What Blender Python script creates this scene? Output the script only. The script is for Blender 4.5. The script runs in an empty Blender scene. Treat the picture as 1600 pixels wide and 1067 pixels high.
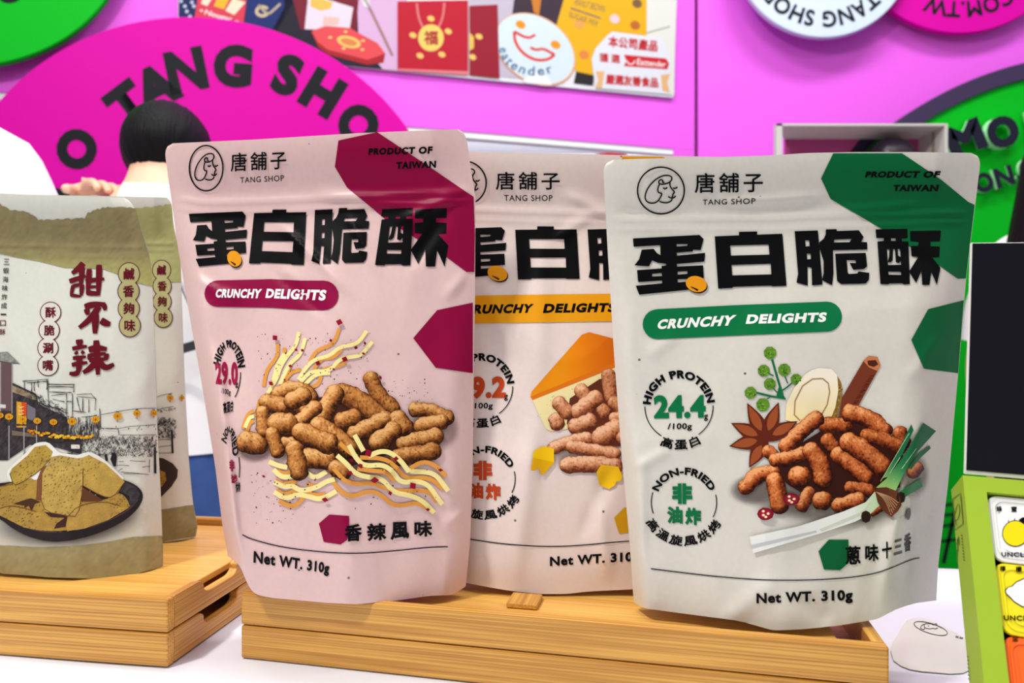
import bpy, bmesh, math, random
import numpy as np
from mathutils import Vector, Matrix, noise
from mathutils.geometry import delaunay_2d_cdt

# ------------------------------------------------------------------ camera, world, lights, exposure
SC = bpy.context.scene
COL = SC.collection
F = 1109.0                      # focal length in photo pixels (1600 wide)
CZ = 1.20                       # camera height above the floor (m); table top at 0.95
cam_data = bpy.data.cameras.new('camera')
cam_data.sensor_width = 36.0
cam_data.lens = F / 1600 * 36.0
cam_data.clip_start = 0.02
cam_data.dof.use_dof = True
cam_data.dof.focus_distance = 0.55
cam_data.dof.aperture_fstop = 7.5
cam = bpy.data.objects.new('camera', cam_data)
COL.objects.link(cam)
cam.location = (0, 0, CZ)
cam.rotation_euler = (math.pi / 2, 0, 0)
SC.camera = cam

SC.view_settings.view_transform = 'Standard'
SC.view_settings.look = 'None'
SC.view_settings.exposure = 0.17
SC.view_settings.gamma = 1.0
SC.view_settings.use_curve_mapping = False

world = bpy.data.worlds.new('hall_ambience')
SC.world = world
world.use_nodes = True
bg = world.node_tree.nodes['Background']
bg.inputs[0].default_value = (0.97, 0.98, 1.0, 1)
bg.inputs[1].default_value = 1.0
# bright hall ceiling above, dimmer floor below
_n, _l = world.node_tree.nodes, world.node_tree.links
_tc = _n.new('ShaderNodeTexCoord')
_sx = _n.new('ShaderNodeSeparateXYZ')
_mr = _n.new('ShaderNodeMapRange')
_mr.interpolation_type = 'SMOOTHSTEP'
_mr.inputs[1].default_value = -0.7; _mr.inputs[2].default_value = 0.7
_mr.inputs[3].default_value = 0.17; _mr.inputs[4].default_value = 0.54
_l.new(_tc.outputs['Generated'], _sx.inputs[0])
_l.new(_sx.outputs['Z'], _mr.inputs[0])
_l.new(_mr.outputs[0], bg.inputs[1])

def area(name, loc, target, size, power, color=(1, 1, 1), size_y=None):
    l = bpy.data.lights.new(name, 'AREA')
    l.energy = power
    l.color = color
    l.size = size
    if size_y:
        l.shape = 'RECTANGLE'
        l.size_y = size_y
    o = bpy.data.objects.new(name, l)
    COL.objects.link(o)
    o.location = loc
    d = Vector(target) - Vector(loc)
    o.rotation_euler = d.to_track_quat('-Z', 'Y').to_euler()
    return o

area('hall_lamp', (-0.95, -0.15, 2.9), (0, 0.6, 1.0), 0.18, 31, (1.0, 0.97, 0.92))
area('hall_lamp', (0.75, 0.35, 3.1), (0.1, 0.7, 1.0), 0.45, 9, (1.0, 0.97, 0.93))
area('hall_lamp', (0.3, 3.0, 3.9), (0.3, 4.6, 2.0), 1.5, 90, (1, 1, 1), 0.5)  # added to brighten the dark shelves under the pink header
area('wall_washer', (-0.6, 0.9, 3.9), (-0.4, 2.2, 1.4), 1.4, 34, (1, 1, 1), 0.3)
area('wall_washer', (1.3, 1.3, 3.9), (1.3, 2.6, 1.3), 1.4, 34, (1, 1, 1), 0.3)

# ------------------------------------------------------------------ helpers
def lin(c):
    out = []
    for v in c[:3]:
        v = v / 255.0
        out.append(v / 12.92 if v <= 0.04045 else ((v + 0.055) / 1.055) ** 2.4)
    return tuple(out)

def ray(x, y):
    return Vector(((x - 800.0) / F, 1.0, (533.5 - y) / F))

CAM = Vector((0, 0, CZ))

def P(x, y, d):
    return CAM + ray(x, y) * d

def new_mat(name):
    m = bpy.data.materials.new(name)
    m.use_nodes = True
    return m, m.node_tree.nodes, m.node_tree.links, m.node_tree.nodes['Principled BSDF']

def plain(name, c, rough=0.5, spec=0.5, metal=0.0, noise_amt=0.0, noise_scale=40.0, emit=0.0, bump=0.0):
    m, n, l, b = new_mat(name)
    c = lin(c)
    b.inputs['Base Color'].default_value = (*c, 1)
    b.inputs['Roughness'].default_value = rough
    b.inputs['Specular IOR Level'].default_value = spec
    b.inputs['Metallic'].default_value = metal
    if emit:
        b.inputs['Emission Color'].default_value = (*c, 1)
        b.inputs['Emission Strength'].default_value = emit
    if noise_amt or bump:
        t = n.new('ShaderNodeTexCoord')
        nz = n.new('ShaderNodeTexNoise')
        nz.inputs['Scale'].default_value = noise_scale
        nz.inputs['Detail'].default_value = 4
        l.new(t.outputs['Object'], nz.inputs['Vector'])
        if noise_amt:
            mx = n.new('ShaderNodeMixRGB')
            mx.inputs[1].default_value = (*[max(0, v * (1 - noise_amt)) for v in c], 1)
            mx.inputs[2].default_value = (*[min(1, v * (1 + noise_amt)) for v in c], 1)
            l.new(nz.outputs['Fac'], mx.inputs[0])
            l.new(mx.outputs[0], b.inputs['Base Color'])
        if bump:
            bp = n.new('ShaderNodeBump')
            bp.inputs['Strength'].default_value = bump
            bp.inputs['Distance'].default_value = 0.002
            l.new(nz.outputs['Fac'], bp.inputs['Height'])
            l.new(bp.outputs[0], b.inputs['Normal'])
    return m

def paper(name, c, fleck=(120, 95, 80)):
    """matt laminated pouch film with fine kraft mottling and sparse dark flecks"""
    m, n, l, b = new_mat(name)
    c = lin(c)
    t = n.new('ShaderNodeTexCoord')
    a = n.new('ShaderNodeTexNoise'); a.inputs['Scale'].default_value = 260; a.inputs['Detail'].default_value = 5
    l.new(t.outputs['Object'], a.inputs['Vector'])
    m1 = n.new('ShaderNodeMixRGB')
    m1.inputs[1].default_value = (*[v * 0.93 for v in c], 1)
    m1.inputs[2].default_value = (*[min(1, v * 1.05) for v in c], 1)
    l.new(a.outputs['Fac'], m1.inputs[0])
    v = n.new('ShaderNodeTexVoronoi'); v.inputs['Scale'].default_value = 55
    l.new(t.outputs['Object'], v.inputs['Vector'])
    g = n.new('ShaderNodeMath'); g.operation = 'LESS_THAN'; g.inputs[1].default_value = 0.055
    l.new(v.outputs['Distance'], g.inputs[0])
    s = n.new('ShaderNodeSeparateColor'); l.new(v.outputs['Color'], s.inputs[0])
    g2 = n.new('ShaderNodeMath'); g2.operation = 'LESS_THAN'; g2.inputs[1].default_value = 0.35
    l.new(s.outputs[0], g2.inputs[0])
    mu = n.new('ShaderNodeMath'); mu.operation = 'MULTIPLY'
    l.new(g.outputs[0], mu.inputs[0]); l.new(g2.outputs[0], mu.inputs[1])
    m2 = n.new('ShaderNodeMixRGB'); m2.inputs[2].default_value = (*lin(fleck), 1)
    l.new(mu.outputs[0], m2.inputs[0]); l.new(m1.outputs[0], m2.inputs[1])
    l.new(m2.outputs[0], b.inputs['Base Color'])
    b.inputs['Roughness'].default_value = 0.42
    b.inputs['Specular IOR Level'].default_value = 0.4
    return m

def bamboo(name, axis, c1=(222, 166, 76), c2=(176, 118, 42)):
    """bamboo board: fine fibres along one axis, faint laminations and node marks"""
    m, n, l, b = new_mat(name)
    t = n.new('ShaderNodeTexCoord')
    def mapped(along, across):
        mp = n.new('ShaderNodeMapping')
        mp.inputs['Scale'].default_value = (along, across, across) if axis == 'x' else (across, along, across)
        l.new(t.outputs['Object'], mp.inputs['Vector'])
        return mp
    a = n.new('ShaderNodeTexNoise'); a.inputs['Scale'].default_value = 1; a.inputs['Detail'].default_value = 6
    l.new(mapped(4, 760).outputs[0], a.inputs['Vector'])
    w = n.new('ShaderNodeTexNoise'); w.inputs['Scale'].default_value = 1; w.inputs['Detail'].default_value = 2
    l.new(mapped(5, 60).outputs[0], w.inputs['Vector'])
    ad = n.new('ShaderNodeMath'); ad.operation = 'MULTIPLY_ADD'; ad.inputs[1].default_value = 0.72
    l.new(a.outputs['Fac'], ad.inputs[0])
    sc = n.new('ShaderNodeMath'); sc.operation = 'MULTIPLY'; sc.inputs[1].default_value = 0.3
    l.new(w.outputs['Fac'], sc.inputs[0]); l.new(sc.outputs[0], ad.inputs[2])
    r = n.new('ShaderNodeValToRGB')
    r.color_ramp.elements[0].position = 0.40; r.color_ramp.elements[0].color = (*lin(c2), 1)
    r.color_ramp.elements[1].position = 0.62; r.color_ramp.elements[1].color = (*lin(c1), 1)
    l.new(ad.outputs[0], r.inputs[0])
    # node marks
    v = n.new('ShaderNodeTexVoronoi'); v.inputs['Scale'].default_value = 1
    l.new(mapped(10, 38).outputs[0], v.inputs['Vector'])
    k = n.new('ShaderNodeTexNoise'); k.inputs['Scale'].default_value = 900
    l.new(t.outputs['Object'], k.inputs['Vector'])
    ramp = n.new('ShaderNodeMapRange'); ramp.inputs[1].default_value = 0.05; ramp.inputs[2].default_value = 0.16
    ramp.inputs[3].default_value = 0.55; ramp.inputs[4].default_value = 0.0
    l.new(v.outputs['Distance'], ramp.inputs[0])
    mu = n.new('ShaderNodeMath'); mu.operation = 'MULTIPLY'
    l.new(ramp.outputs[0], mu.inputs[0]); l.new(k.outputs['Fac'], mu.inputs[1])
    mx = n.new('ShaderNodeMixRGB'); mx.inputs[2].default_value = (*lin((120, 70, 20)), 1)
    l.new(mu.outputs[0], mx.inputs[0]); l.new(r.outputs[0], mx.inputs[1])
    l.new(mx.outputs[0], b.inputs['Base Color'])
    b.inputs['Roughness'].default_value = 0.38
    bp = n.new('ShaderNodeBump'); bp.inputs['Strength'].default_value = 0.12; bp.inputs['Distance'].default_value = 0.0006
    l.new(a.outputs['Fac'], bp.inputs['Height']); l.new(bp.outputs[0], b.inputs['Normal'])
    return m

def ink_mat(name, rough=0.40, alpha=False, spec=0.10):
    m, n, l, b = new_mat(name)
    a = n.new('ShaderNodeAttribute'); a.attribute_name = 'ink'
    l.new(a.outputs['Color'], b.inputs['Base Color'])
    b.inputs['Roughness'].default_value = rough
    b.inputs['Specular IOR Level'].default_value = spec
    if alpha:
        l.new(a.outputs['Alpha'], b.inputs['Alpha'])
    return m

INK = ink_mat('printing_ink')
INK_SOFT = ink_mat('printing_ink_halftone', alpha=True)
INK_MATT = ink_mat('poster_ink', rough=0.6, spec=0.2)

def link(name, me, mat=None, parent=None, smooth=False):
    o = bpy.data.objects.new(name, me)
    COL.objects.link(o)
    if mat is not None:
        me.materials.append(mat)
    if smooth:
        for p in me.polygons:
            p.use_smooth = True
    if parent is not None:
        o.parent = parent
        o.matrix_parent_inverse = parent.matrix_basis.inverted()
    return o

def mesh(name, verts, faces, mat=None, parent=None, smooth=False):
    me = bpy.data.meshes.new(name)
    me.from_pydata([tuple(v) for v in verts], [], faces)
    me.update()
    return link(name, me, mat, parent, smooth)

def from_bm(name, bm, mat=None, parent=None, smooth=False):
    me = bpy.data.meshes.new(name)
    bmesh.ops.recalc_face_normals(bm, faces=bm.faces)
    bm.to_mesh(me)
    bm.free()
    return link(name, me, mat, parent, smooth)

def thing(name, loc, label, cat, group=None):
    o = bpy.data.objects.new(name, None)
    o.empty_display_size = 0.05
    COL.objects.link(o)
    o.location = loc
    tag(o, label, cat, group)
    return o

def tag(o, label, cat, group=None):
    o['label'] = label
    o['category'] = cat
    if group:
        o['group'] = group
    return o

def struct(o):
    o['kind'] = 'structure'
    return o

def bm_box(bm, x0, x1, y0, y1, z0, z1, bevel=0.0, seg=2):
    vs = [bm.verts.new(p) for p in ((x0, y0, z0), (x1, y0, z0), (x1, y1, z0), (x0, y1, z0),
                                    (x0, y0, z1), (x1, y0, z1), (x1, y1, z1), (x0, y1, z1))]
    fs = [bm.faces.new([vs[i] for i in f]) for f in ((0, 3, 2, 1), (4, 5, 6, 7), (0, 1, 5, 4), (1, 2, 6, 5), (2, 3, 7, 6), (3, 0, 4, 7))]
    if bevel:
        es = {e for f in fs for e in f.edges}
        bmesh.ops.bevel(bm, geom=list(es), offset=bevel, segments=seg, affect='EDGES', profile=0.5)

def box(name, x0, x1, y0, y1, z0, z1, mat, parent=None, bevel=0.0):
    bm = bmesh.new()
    bm_box(bm, x0, x1, y0, y1, z0, z1, bevel)
    return from_bm(name, bm, mat, parent)

def interp(pts):
    xs = [p[0] for p in pts]; ys = [p[1] for p in pts]
    def f(t):
        if t <= xs[0]:
            return ys[0]
        if t >= xs[-1]:
            return ys[-1]
        for i in range(len(xs) - 1):
            if t <= xs[i + 1]:
                a = (t - xs[i]) / (xs[i + 1] - xs[i])
                return ys[i] + a * (ys[i + 1] - ys[i])
    # light smoothing through a fine table
    lo, hi = xs[0], xs[-1]
    n = 240
    tab = np.array([f(lo + (hi - lo) * i / n) for i in range(n + 1)])
    ker = np.ones(9) / 9
    pad = np.concatenate([2 * tab[0] - tab[4:0:-1], tab, 2 * tab[-1] - tab[-2:-6:-1]])
    tab = np.convolve(pad, ker, 'valid')
    def g(t):
        s = (t - lo) / (hi - lo) * n
        if s <= 0:
            return float(tab[0])
        if s >= n:
            return float(tab[-1])
        i = int(s)
        a = s - i
        return float(tab[i] * (1 - a) + tab[min(i + 1, n)] * a)
    return g

def sstep(a, b, x):
    t = min(1.0, max(0.0, (x - a) / (b - a)))
    return t * t * (3 - 2 * t)

# ------------------------------------------------------------------ surfaces that take print
class Plane:
    """flat face given by a point and a normal (camera-relative)"""
    def __init__(self, p0, n):
        self.p0 = Vector(p0) - CAM
        self.n = Vector(n).normalized()
    def d(self, x, y):
        return self.n.dot(self.p0) / self.n.dot(ray(x, y))
    def pt(self, x, y, e=0.0):
        r = ray(x, y)
        dd = self.d(x, y)
        nn = self.n if self.n.dot(r) < 0 else -self.n
        return CAM + r * dd + nn * e
    def normal(self, x, y):
        return self.n if self.n.dot(ray(x, y)) < 0 else -self.n

class Pouch:
    """front film of a stand-up pouch: silhouette curves plus a bulging depth"""
    def __init__(self, left, right, top, bottom, seam, thick, ul, ur, seed, gv, wr=1.0, folds=()):
        self.xl = interp(left)
        self.xr = interp(right)
        self.yt = interp(top)
        self.yb = interp(bottom)
        self.seam = seam          # depth of the side seams: tl, tr, bl, br
        self.thick = thick        # bulge at left, middle, right of the bottom
        self.tk = interp([(0, thick[0]), (0.5, thick[1]), (1, thick[2])])
        self.ul, self.ur = ul, ur
        self.seed = seed
        self.gv = interp(gv)
        self.wr = wr
        self.folds = []
        for x1, y1, x2, y2, amp, wpx in folds:
            self.folds.append((*self.uv(x1, y1), *self.uv(x2, y2), amp, wpx))
    def uv(self, x, y):
        a, b = self.xl(y), self.xr(y)
        u = (x - a) / (b - a)
        uc = min(1, max(0, u))
        t, bt = self.yt(uc), self.yb(uc)
        return u, (y - t) / (bt - t)
    def xy(self, u, v):
        t, b = self.yt(u), self.yb(u)
        y = t + v * (b - t)
        a, c = self.xl(y), self.xr(y)
        return a + u * (c - a), y
    def prof(self, u):
        l = 1.0 if u >= self.ul else 1 - (1 - max(u, 0) / self.ul) ** 2.0
        r = 1.0 if 1 - u >= self.ur else 1 - (1 - max(1 - u, 0) / self.ur) ** 2.0
        return l * r
    def ds(self, u, v):
        tl, tr, bl, br = self.seam
        lean = -0.013 * (1 - sstep(0.0, 0.17, v)) * min(1, 6 * u + .3) * min(1, 6 * (1 - u) + .3)      # top seal tips forward
        return (tl * (1 - u) + tr * u) * (1 - v) + (bl * (1 - u) + br * u) * v + lean
    def wrinkle(self, u, v):
        s = self.seed
        w = 0.0022 * noise.noise((u * 2.6 + s, v * 3.4, s)) * sstep(0.05, 0.3, v)
        w += 0.0009 * noise.noise((u * 7 + v * 3, v * 8 - u * 2, s + 5)) * sstep(0.03, 0.2, v)
        # sharp crumples
        c = noise.noise((u * 3.1 + v * 1.7 + s, v * 4.3 - u * 1.9, s + 9))
        w += 0.0016 * (1 - abs(c) * 2.2) * sstep(0.12, 0.4, v) if abs(c) < 0.45 else 0.0
        # zip fastener ridge below the top seal
        w += 0.0012 * math.exp(-((v - 0.135) / 0.008) ** 2)
        w += 0.0008 * math.exp(-((v - 0.155) / 0.007) ** 2)
        for u1, v1, u2, v2, amp, wpx in self.folds:
            ax, ay, bx, by = u1 * 480, v1 * 720, u2 * 480, v2 * 720
            px, py = u * 480 - ax, v * 720 - ay
            dx, dy = bx - ax, by - ay
            L = math.hypot(dx, dy)
            t = (px * dx + py * dy) / (L * L)
            if -0.05 < t < 1.05:
                q = (px * dy - py * dx) / L / wpx
                if abs(q) < 3:
                    w += amp / self.wr * math.exp(-(q / 1.15) ** 2) * sstep(-0.05, 0.3, t) * (1 - sstep(0.7, 1.05, t))
        e = min(u, 1 - u)
        return w * self.wr * sstep(0.0, 0.06, e)
    def depth_uv(self, u, v):
        u = min(1, max(0, u)); v = min(1, max(0, v))
        return self.ds(u, v) - self.tk(u) * self.gv(v) * self.prof(u) - self.wrinkle(u, v)
    def d(self, x, y):
        return self.depth_uv(*self.uv(x, y))
    def pt(self, x, y, e=0.0):
        return CAM + ray(x, y) * (self.d(x, y) - e)
    def normal(self, x, y):
        h = 1.2
        a = self.pt(x + h, y) - self.pt(x - h, y)
        b = self.pt(x, y + h) - self.pt(x, y - h)
        n = a.cross(b)
        n.normalize()
        if n.dot(ray(x, y)) > 0:
            n = -n
        return n

def homography(src, dst):
    A = []; B = []
    for (x, y), (u, v) in zip(src, dst):
        A.append([x, y, 1, 0, 0, 0, -u * x, -u * y]); B.append(u)
        A.append([0, 0, 0, x, y, 1, -v * x, -v * y]); B.append(v)
    h = np.linalg.solve(np.array(A, float), np.array(B, float))
    def f(p):
        w = h[6] * p[0] + h[7] * p[1] + 1
        return ((h[0] * p[0] + h[1] * p[1] + h[2]) / w, (h[3] * p[0] + h[4] * p[1] + h[5]) / w)
    return f

def win(ox, oy, s):
    """coordinates read off an enlarged detail: detail -> photo frame"""
    return lambda p: (ox + p[0] / s, oy + p[1] / s)

_glyphs = {}
def glyphs(s, spacing=1.0):
    """outline mesh of a line of text in font units: points, triangles, outline edges"""
    key = (s, spacing)
    if key in _glyphs:
        return _glyphs[key]
    c = bpy.data.curves.new('lettering', 'FONT')
    c.body = s
    c.size = 1.0
    c.space_character = spacing
    c.resolution_u = 4
    o = bpy.data.objects.new('lettering', c)
    COL.objects.link(o)
    dg = bpy.context.evaluated_depsgraph_get()
    me = bpy.data.meshes.new_from_object(o.evaluated_get(dg))
    bm = bmesh.new(); bm.from_mesh(me)
    bmesh.ops.remove_doubles(bm, verts=bm.verts, dist=1e-5)
    bmesh.ops.triangulate(bm, faces=bm.faces)
    bm.verts.ensure_lookup_table(); bm.verts.index_update()
    pts = [(v.co.x, v.co.y) for v in bm.verts]
    tris = [tuple(v.index for v in f.verts) for f in bm.faces]
    edges = [tuple(v.index for v in e.verts) for e in bm.edges if len(e.link_faces) == 1]
    bm.free()
    bpy.data.meshes.remove(me)
    bpy.data.objects.remove(o)
    bpy.data.curves.remove(c)
    xs = [p[0] for p in pts]; ys = [p[1] for p in pts]
    r = (pts, tris, edges, min(xs), max(xs), min(ys), max(ys))
    _glyphs[key] = r
    return r

class Ink:
    """collects printed shapes (photo-frame coordinates) lying on a surface, built as one mesh"""
    def __init__(self, surf, z0=0.0003, dz=0.00006):
        self.s = surf; self.z = z0 + (0.00028 if isinstance(surf, Pouch) else 0); self.dz = dz
        self.v = []; self.c = []; self.f = []; self.px = []
    def up(self, k=1):
        self.z += self.dz * k
    def add(self, pts, faces, col, cols=None, alpha=1.0):
        base = len(self.v)
        for i, p in enumerate(pts):
            self.v.append(self.s.pt(p[0], p[1], self.z))
            self.px.append(p)
            if cols is not None:
                self.c.append(cols[i])
            else:
                self.c.append((*lin(col), alpha))
        for f in faces:              # wind every face towards the viewer's side of the film
            q = [pts[i] for i in f]
            ar = sum(q[i][0] * q[(i + 1) % len(q)][1] - q[(i + 1) % len(q)][0] * q[i][1] for i in range(len(q)))
            self.f.append(tuple(base + i for i in (f if ar < 0 else reversed(f))))
    def poly(self, pts, col, holes=(), step=11.0, warp=None, colfun=None, smooth=0):
        if isinstance(self.s, Pouch):
            step = min(step, 6.0)
        for _ in range(smooth):
            q = []
            for i in range(len(pts)):
                a, b = pts[i], pts[(i + 1) % len(pts)]
                q += [(a[0] * .75 + b[0] * .25, a[1] * .75 + b[1] * .25), (a[0] * .25 + b[0] * .75, a[1] * .25 + b[1] * .75)]
            pts = q
        loops = [list(pts)] + [list(h) for h in holes]
        if warp:
            loops = [[warp(p) for p in l] for l in loops]
        vs = []; es = []
        for l in loops:
            b = len(vs); out = []
            for i in range(len(l)):
                a, c = l[i], l[(i + 1) % len(l)]
                k = max(1, int(math.hypot(c[0] - a[0], c[1] - a[1]) / step))
                for j in range(k):
                    out.append((a[0] + (c[0] - a[0]) * j / k, a[1] + (c[1] - a[1]) * j / k))
            vs += out
            es += [(b + i, b + (i + 1) % len(out)) for i in range(len(out))]
        xs = [p[0] for p in vs]; ys = [p[1] for p in vs]
        nx = int((max(xs) - min(xs)) / step); ny = int((max(ys) - min(ys)) / step)
        for i in range(1, nx + 1):
            for j in range(1, ny + 1):
                vs.append((min(xs) + (i - 0.5 + 0.01 * j) * step, min(ys) + (j - 0.5 + 0.013 * i) * step))
        r = delaunay_2d_cdt([Vector(p) for p in vs], es, [], 0, 1e-4)
        def inside(p):               # even-odd over all outlines
            c = False
            for l in loops:
                for i in range(len(l)):
                    a, b = l[i], l[i - 1]
                    if (a[1] > p[1]) != (b[1] > p[1]) and p[0] < (b[0] - a[0]) * (p[1] - a[1]) / (b[1] - a[1]) + a[0]:
                        c = not c
            return c
        keep = [f for f in r[2] if inside((sum(r[0][i][0] for i in f) / len(f), sum(r[0][i][1] for i in f) / len(f)))]
        used = sorted({i for f in keep for i in f})
        mp = {k: i for i, k in enumerate(used)}
        P2 = [tuple(r[0][k]) for k in used]
        cols = [(*lin(colfun(p)), 1.0) for p in P2] if colfun else None
        self.add(P2, [tuple(mp[i] for i in f) for f in keep], col, cols)
    def stroke(self, pts, w, col, closed=False, warp=None, smooth=0, taper=None):
        p = [warp(q) for q in pts] if warp else list(pts)
        for _ in range(smooth):
            q = []
            n = len(p)
            rng = range(n) if closed else range(n - 1)
            if not closed:
                q.append(p[0])
            for i in rng:
                a, b = p[i], p[(i + 1) % n]
                q.append((a[0] * .75 + b[0] * .25, a[1] * .75 + b[1] * .25))
                q.append((a[0] * .25 + b[0] * .75, a[1] * .25 + b[1] * .75))
            if not closed:
                q.append(p[-1])
            p = q
        # subdivide long steps
        q = []
        n = len(p)
        for i in range(n if closed else n - 1):
            a, b = p[i], p[(i + 1) % n]
            k = max(1, int(math.hypot(b[0] - a[0], b[1] - a[1]) / 6))
            for j in range(k):
                q.append((a[0] + (b[0] - a[0]) * j / k, a[1] + (b[1] - a[1]) * j / k))
        if not closed:
            q.append(p[-1])
        p = q
        n = len(p)
        L = []; R = []
        for i in range(n):
            a = p[(i - 1) % n] if closed or i else p[0]
            b = p[(i + 1) % n] if closed or i < n - 1 else p[-1]
            dx, dy = b[0] - a[0], b[1] - a[1]
            m = math.hypot(dx, dy) or 1
            ww = w * (taper(i / max(1, n - 1)) if taper else 1) / 2
            L.append((p[i][0] - dy / m * ww, p[i][1] + dx / m * ww))
            R.append((p[i][0] + dy / m * ww, p[i][1] - dx / m * ww))
        fs = []
        for i in range(n if closed else n - 1):
            j = (i + 1) % n
            fs.append((i, j, n + j, n + i))
        self.add(L + R, fs, col)
    def ellipse(self, cx, cy, rx, ry, col, rot=0.0, n=36, warp=None):
        c, s = math.cos(rot), math.sin(rot)
        pts = []
        for i in range(n):
            a = 2 * math.pi * i / n
            x, y = rx * math.cos(a), ry * math.sin(a)
            pts.append((cx + x * c - y * s, cy + x * s + y * c))
        self.poly(pts, col, warp=warp)
    def ring(self, cx, cy, rx, ry, w, col, a0=0, a1=360, n=64, warp=None):
        pts = [(cx + rx * math.cos(math.radians(a0 + (a1 - a0) * i / n)), cy + ry * math.sin(math.radians(a0 + (a1 - a0) * i / n)))
               for i in range(n + (0 if a1 - a0 >= 360 else 1))]
        self.stroke(pts, w, col, closed=(a1 - a0 >= 360), warp=warp)
    def _text(self, s, mapf, col, bold, spacing):
        pts, tris, edges, x0, x1, y0, y1 = glyphs(s, spacing)
        V = list(pts); T = list(tris)
        if bold:                      # heavier weight: every outline point moves outwards, mitred
            nb = {}
            tri_of = {}
            for t in tris:
                for i in range(3):
                    tri_of.setdefault(frozenset((t[i], t[(i + 1) % 3])), t)
            acc = {}
            for a, b in edges:
                t = tri_of[frozenset((a, b))]
                o = [k for k in t if k not in (a, b)][0]
                nx, ny = pts[b][1] - pts[a][1], pts[a][0] - pts[b][0]
                m = math.hypot(nx, ny) or 1
                nx, ny = nx / m, ny / m
                if (pts[o][0] - pts[a][0]) * nx + (pts[o][1] - pts[a][1]) * ny > 0:
                    nx, ny = -nx, -ny
                acc.setdefault(a, []).append((nx, ny)); acc.setdefault(b, []).append((nx, ny))
            for k, ns in acc.items():
                sx, sy = sum(n[0] for n in ns), sum(n[1] for n in ns)
                m = math.hypot(sx, sy)
                if m < 1e-6:
                    continue
                sx, sy = sx / m, sy / m
                c = max(0.55, sx * ns[0][0] + sy * ns[0][1])
                V[k] = (pts[k][0] + sx * bold / c, pts[k][1] + sy * bold / c)
        X0, X1, Y0, Y1 = x0 - bold, x1 + bold, y0 - bold, y1 + bold
        out = [mapf((x - X0) / (X1 - X0), (y - Y0) / (Y1 - Y0)) for x, y in V]
        if isinstance(self.s, Pouch):
            done = []
            mid = {}
            def m(a, b):
                k = (a, b) if a < b else (b, a)
                if k not in mid:
                    out.append(((out[a][0] + out[b][0]) / 2, (out[a][1] + out[b][1]) / 2))
                    mid[k] = len(out) - 1
                return mid[k]
            st = list(T)
            while st:
                t = st.pop()
                e = [(out[t[i]][0] - out[t[(i + 1) % 3]][0]) ** 2 + (out[t[i]][1] - out[t[(i + 1) % 3]][1]) ** 2 for i in range(3)]
                k = e.index(max(e))
                if e[k] > 36:
                    a, b, c = t[k], t[(k + 1) % 3], t[(k + 2) % 3]
                    q = m(a, b)
                    st += [(a, q, c), (q, b, c)]
                else:
                    done.append(t)
            T = done
        self.add(out, T, col)
    def text(self, s, quad, col, bold=0.0, spacing=1.0, warp=None):
        """ink box of the text fitted to quad TL, TR, BR, BL"""
        q = [warp(p) for p in quad] if warp else quad
        h = homography([(0, 1), (1, 1), (1, 0), (0, 0)], q)
        self._text(s, lambda a, b: h((a, b)), col, bold, spacing)
    def arc(self, s, cx, cy, rx, ry, h, a0, a1, col, bold=0.0, spacing=1.0, inward=False):
        """text bent round an ellipse; a0..a1 degrees clockwise from the top; r is the base line"""
        def f(a, b):
            t = math.radians(a0 + (a1 - a0) * a)
            k = (1 - b) * h if inward else b * h
            return (cx + (rx + k) * math.sin(t), cy - (ry + k) * math.cos(t))
        self._text(s, f, col, bold, spacing)
    def build(self, name, parent, mat=None, normals=True, label=None):
        me = bpy.data.meshes.new(name)
        me.from_pydata([tuple(v) for v in self.v], [], self.f)
        at = me.attributes.new('ink', 'FLOAT_COLOR', 'POINT')
        at.data.foreach_set('color', [x for c in self.c for x in c])
        for p in me.polygons:
            p.use_smooth = True
        if normals:
            me.normals_split_custom_set_from_vertices([tuple(self.s.normal(*p)) for p in self.px])
        me.update()
        o = link(name, me, mat or INK, parent)
        if label:
            o['label'] = label
        return o
    # ---- printed photograph of one crunchy puff
    def puff(self, spine, r, pal, seed, warp=None, light=(-0.35, -0.62, 0.70), step=1.5, dark=1.0):
        sp = [warp(p) for p in spine] if warp else list(spine)
        if len(sp) == 1:
            sp = [sp[0], (sp[0][0] + 1.5, sp[0][1] + 0.5)]
        for _ in range(2):
            q = [sp[0]]
            for i in range(len(sp) - 1):
                a, b = sp[i], sp[i + 1]
                q += [(a[0] * .75 + b[0] * .25, a[1] * .75 + b[1] * .25), (a[0] * .25 + b[0] * .75, a[1] * .25 + b[1] * .75)]
            q.append(sp[-1])
            sp = q
        # extend to the caps
        def ext(a, b):
            m = math.hypot(a[0] - b[0], a[1] - b[1]) or 1
            return (a[0] + (a[0] - b[0]) / m * r, a[1] + (a[1] - b[1]) / m * r)
        sp = [ext(sp[0], sp[1])] + sp + [ext(sp[-1], sp[-2])]
        L = [0]
        for i in range(1, len(sp)):
            L.append(L[-1] + math.hypot(sp[i][0] - sp[i - 1][0], sp[i][1] - sp[i - 1][1]))
        tot = L[-1]
        n = max(8, int(tot / step)); m = max(8, int(2 * r / step))
        def at(s):
            for i in range(len(L) - 1):
                if s <= L[i + 1] or i == len(L) - 2:
                    a = (s - L[i]) / max(1e-6, L[i + 1] - L[i])
                    return (sp[i][0] + (sp[i + 1][0] - sp[i][0]) * a, sp[i][1] + (sp[i + 1][1] - sp[i][1]) * a)
        pts = []; cols = []
        lx, ly, lz = light
        pal = [lin(c) for c in pal]
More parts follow.
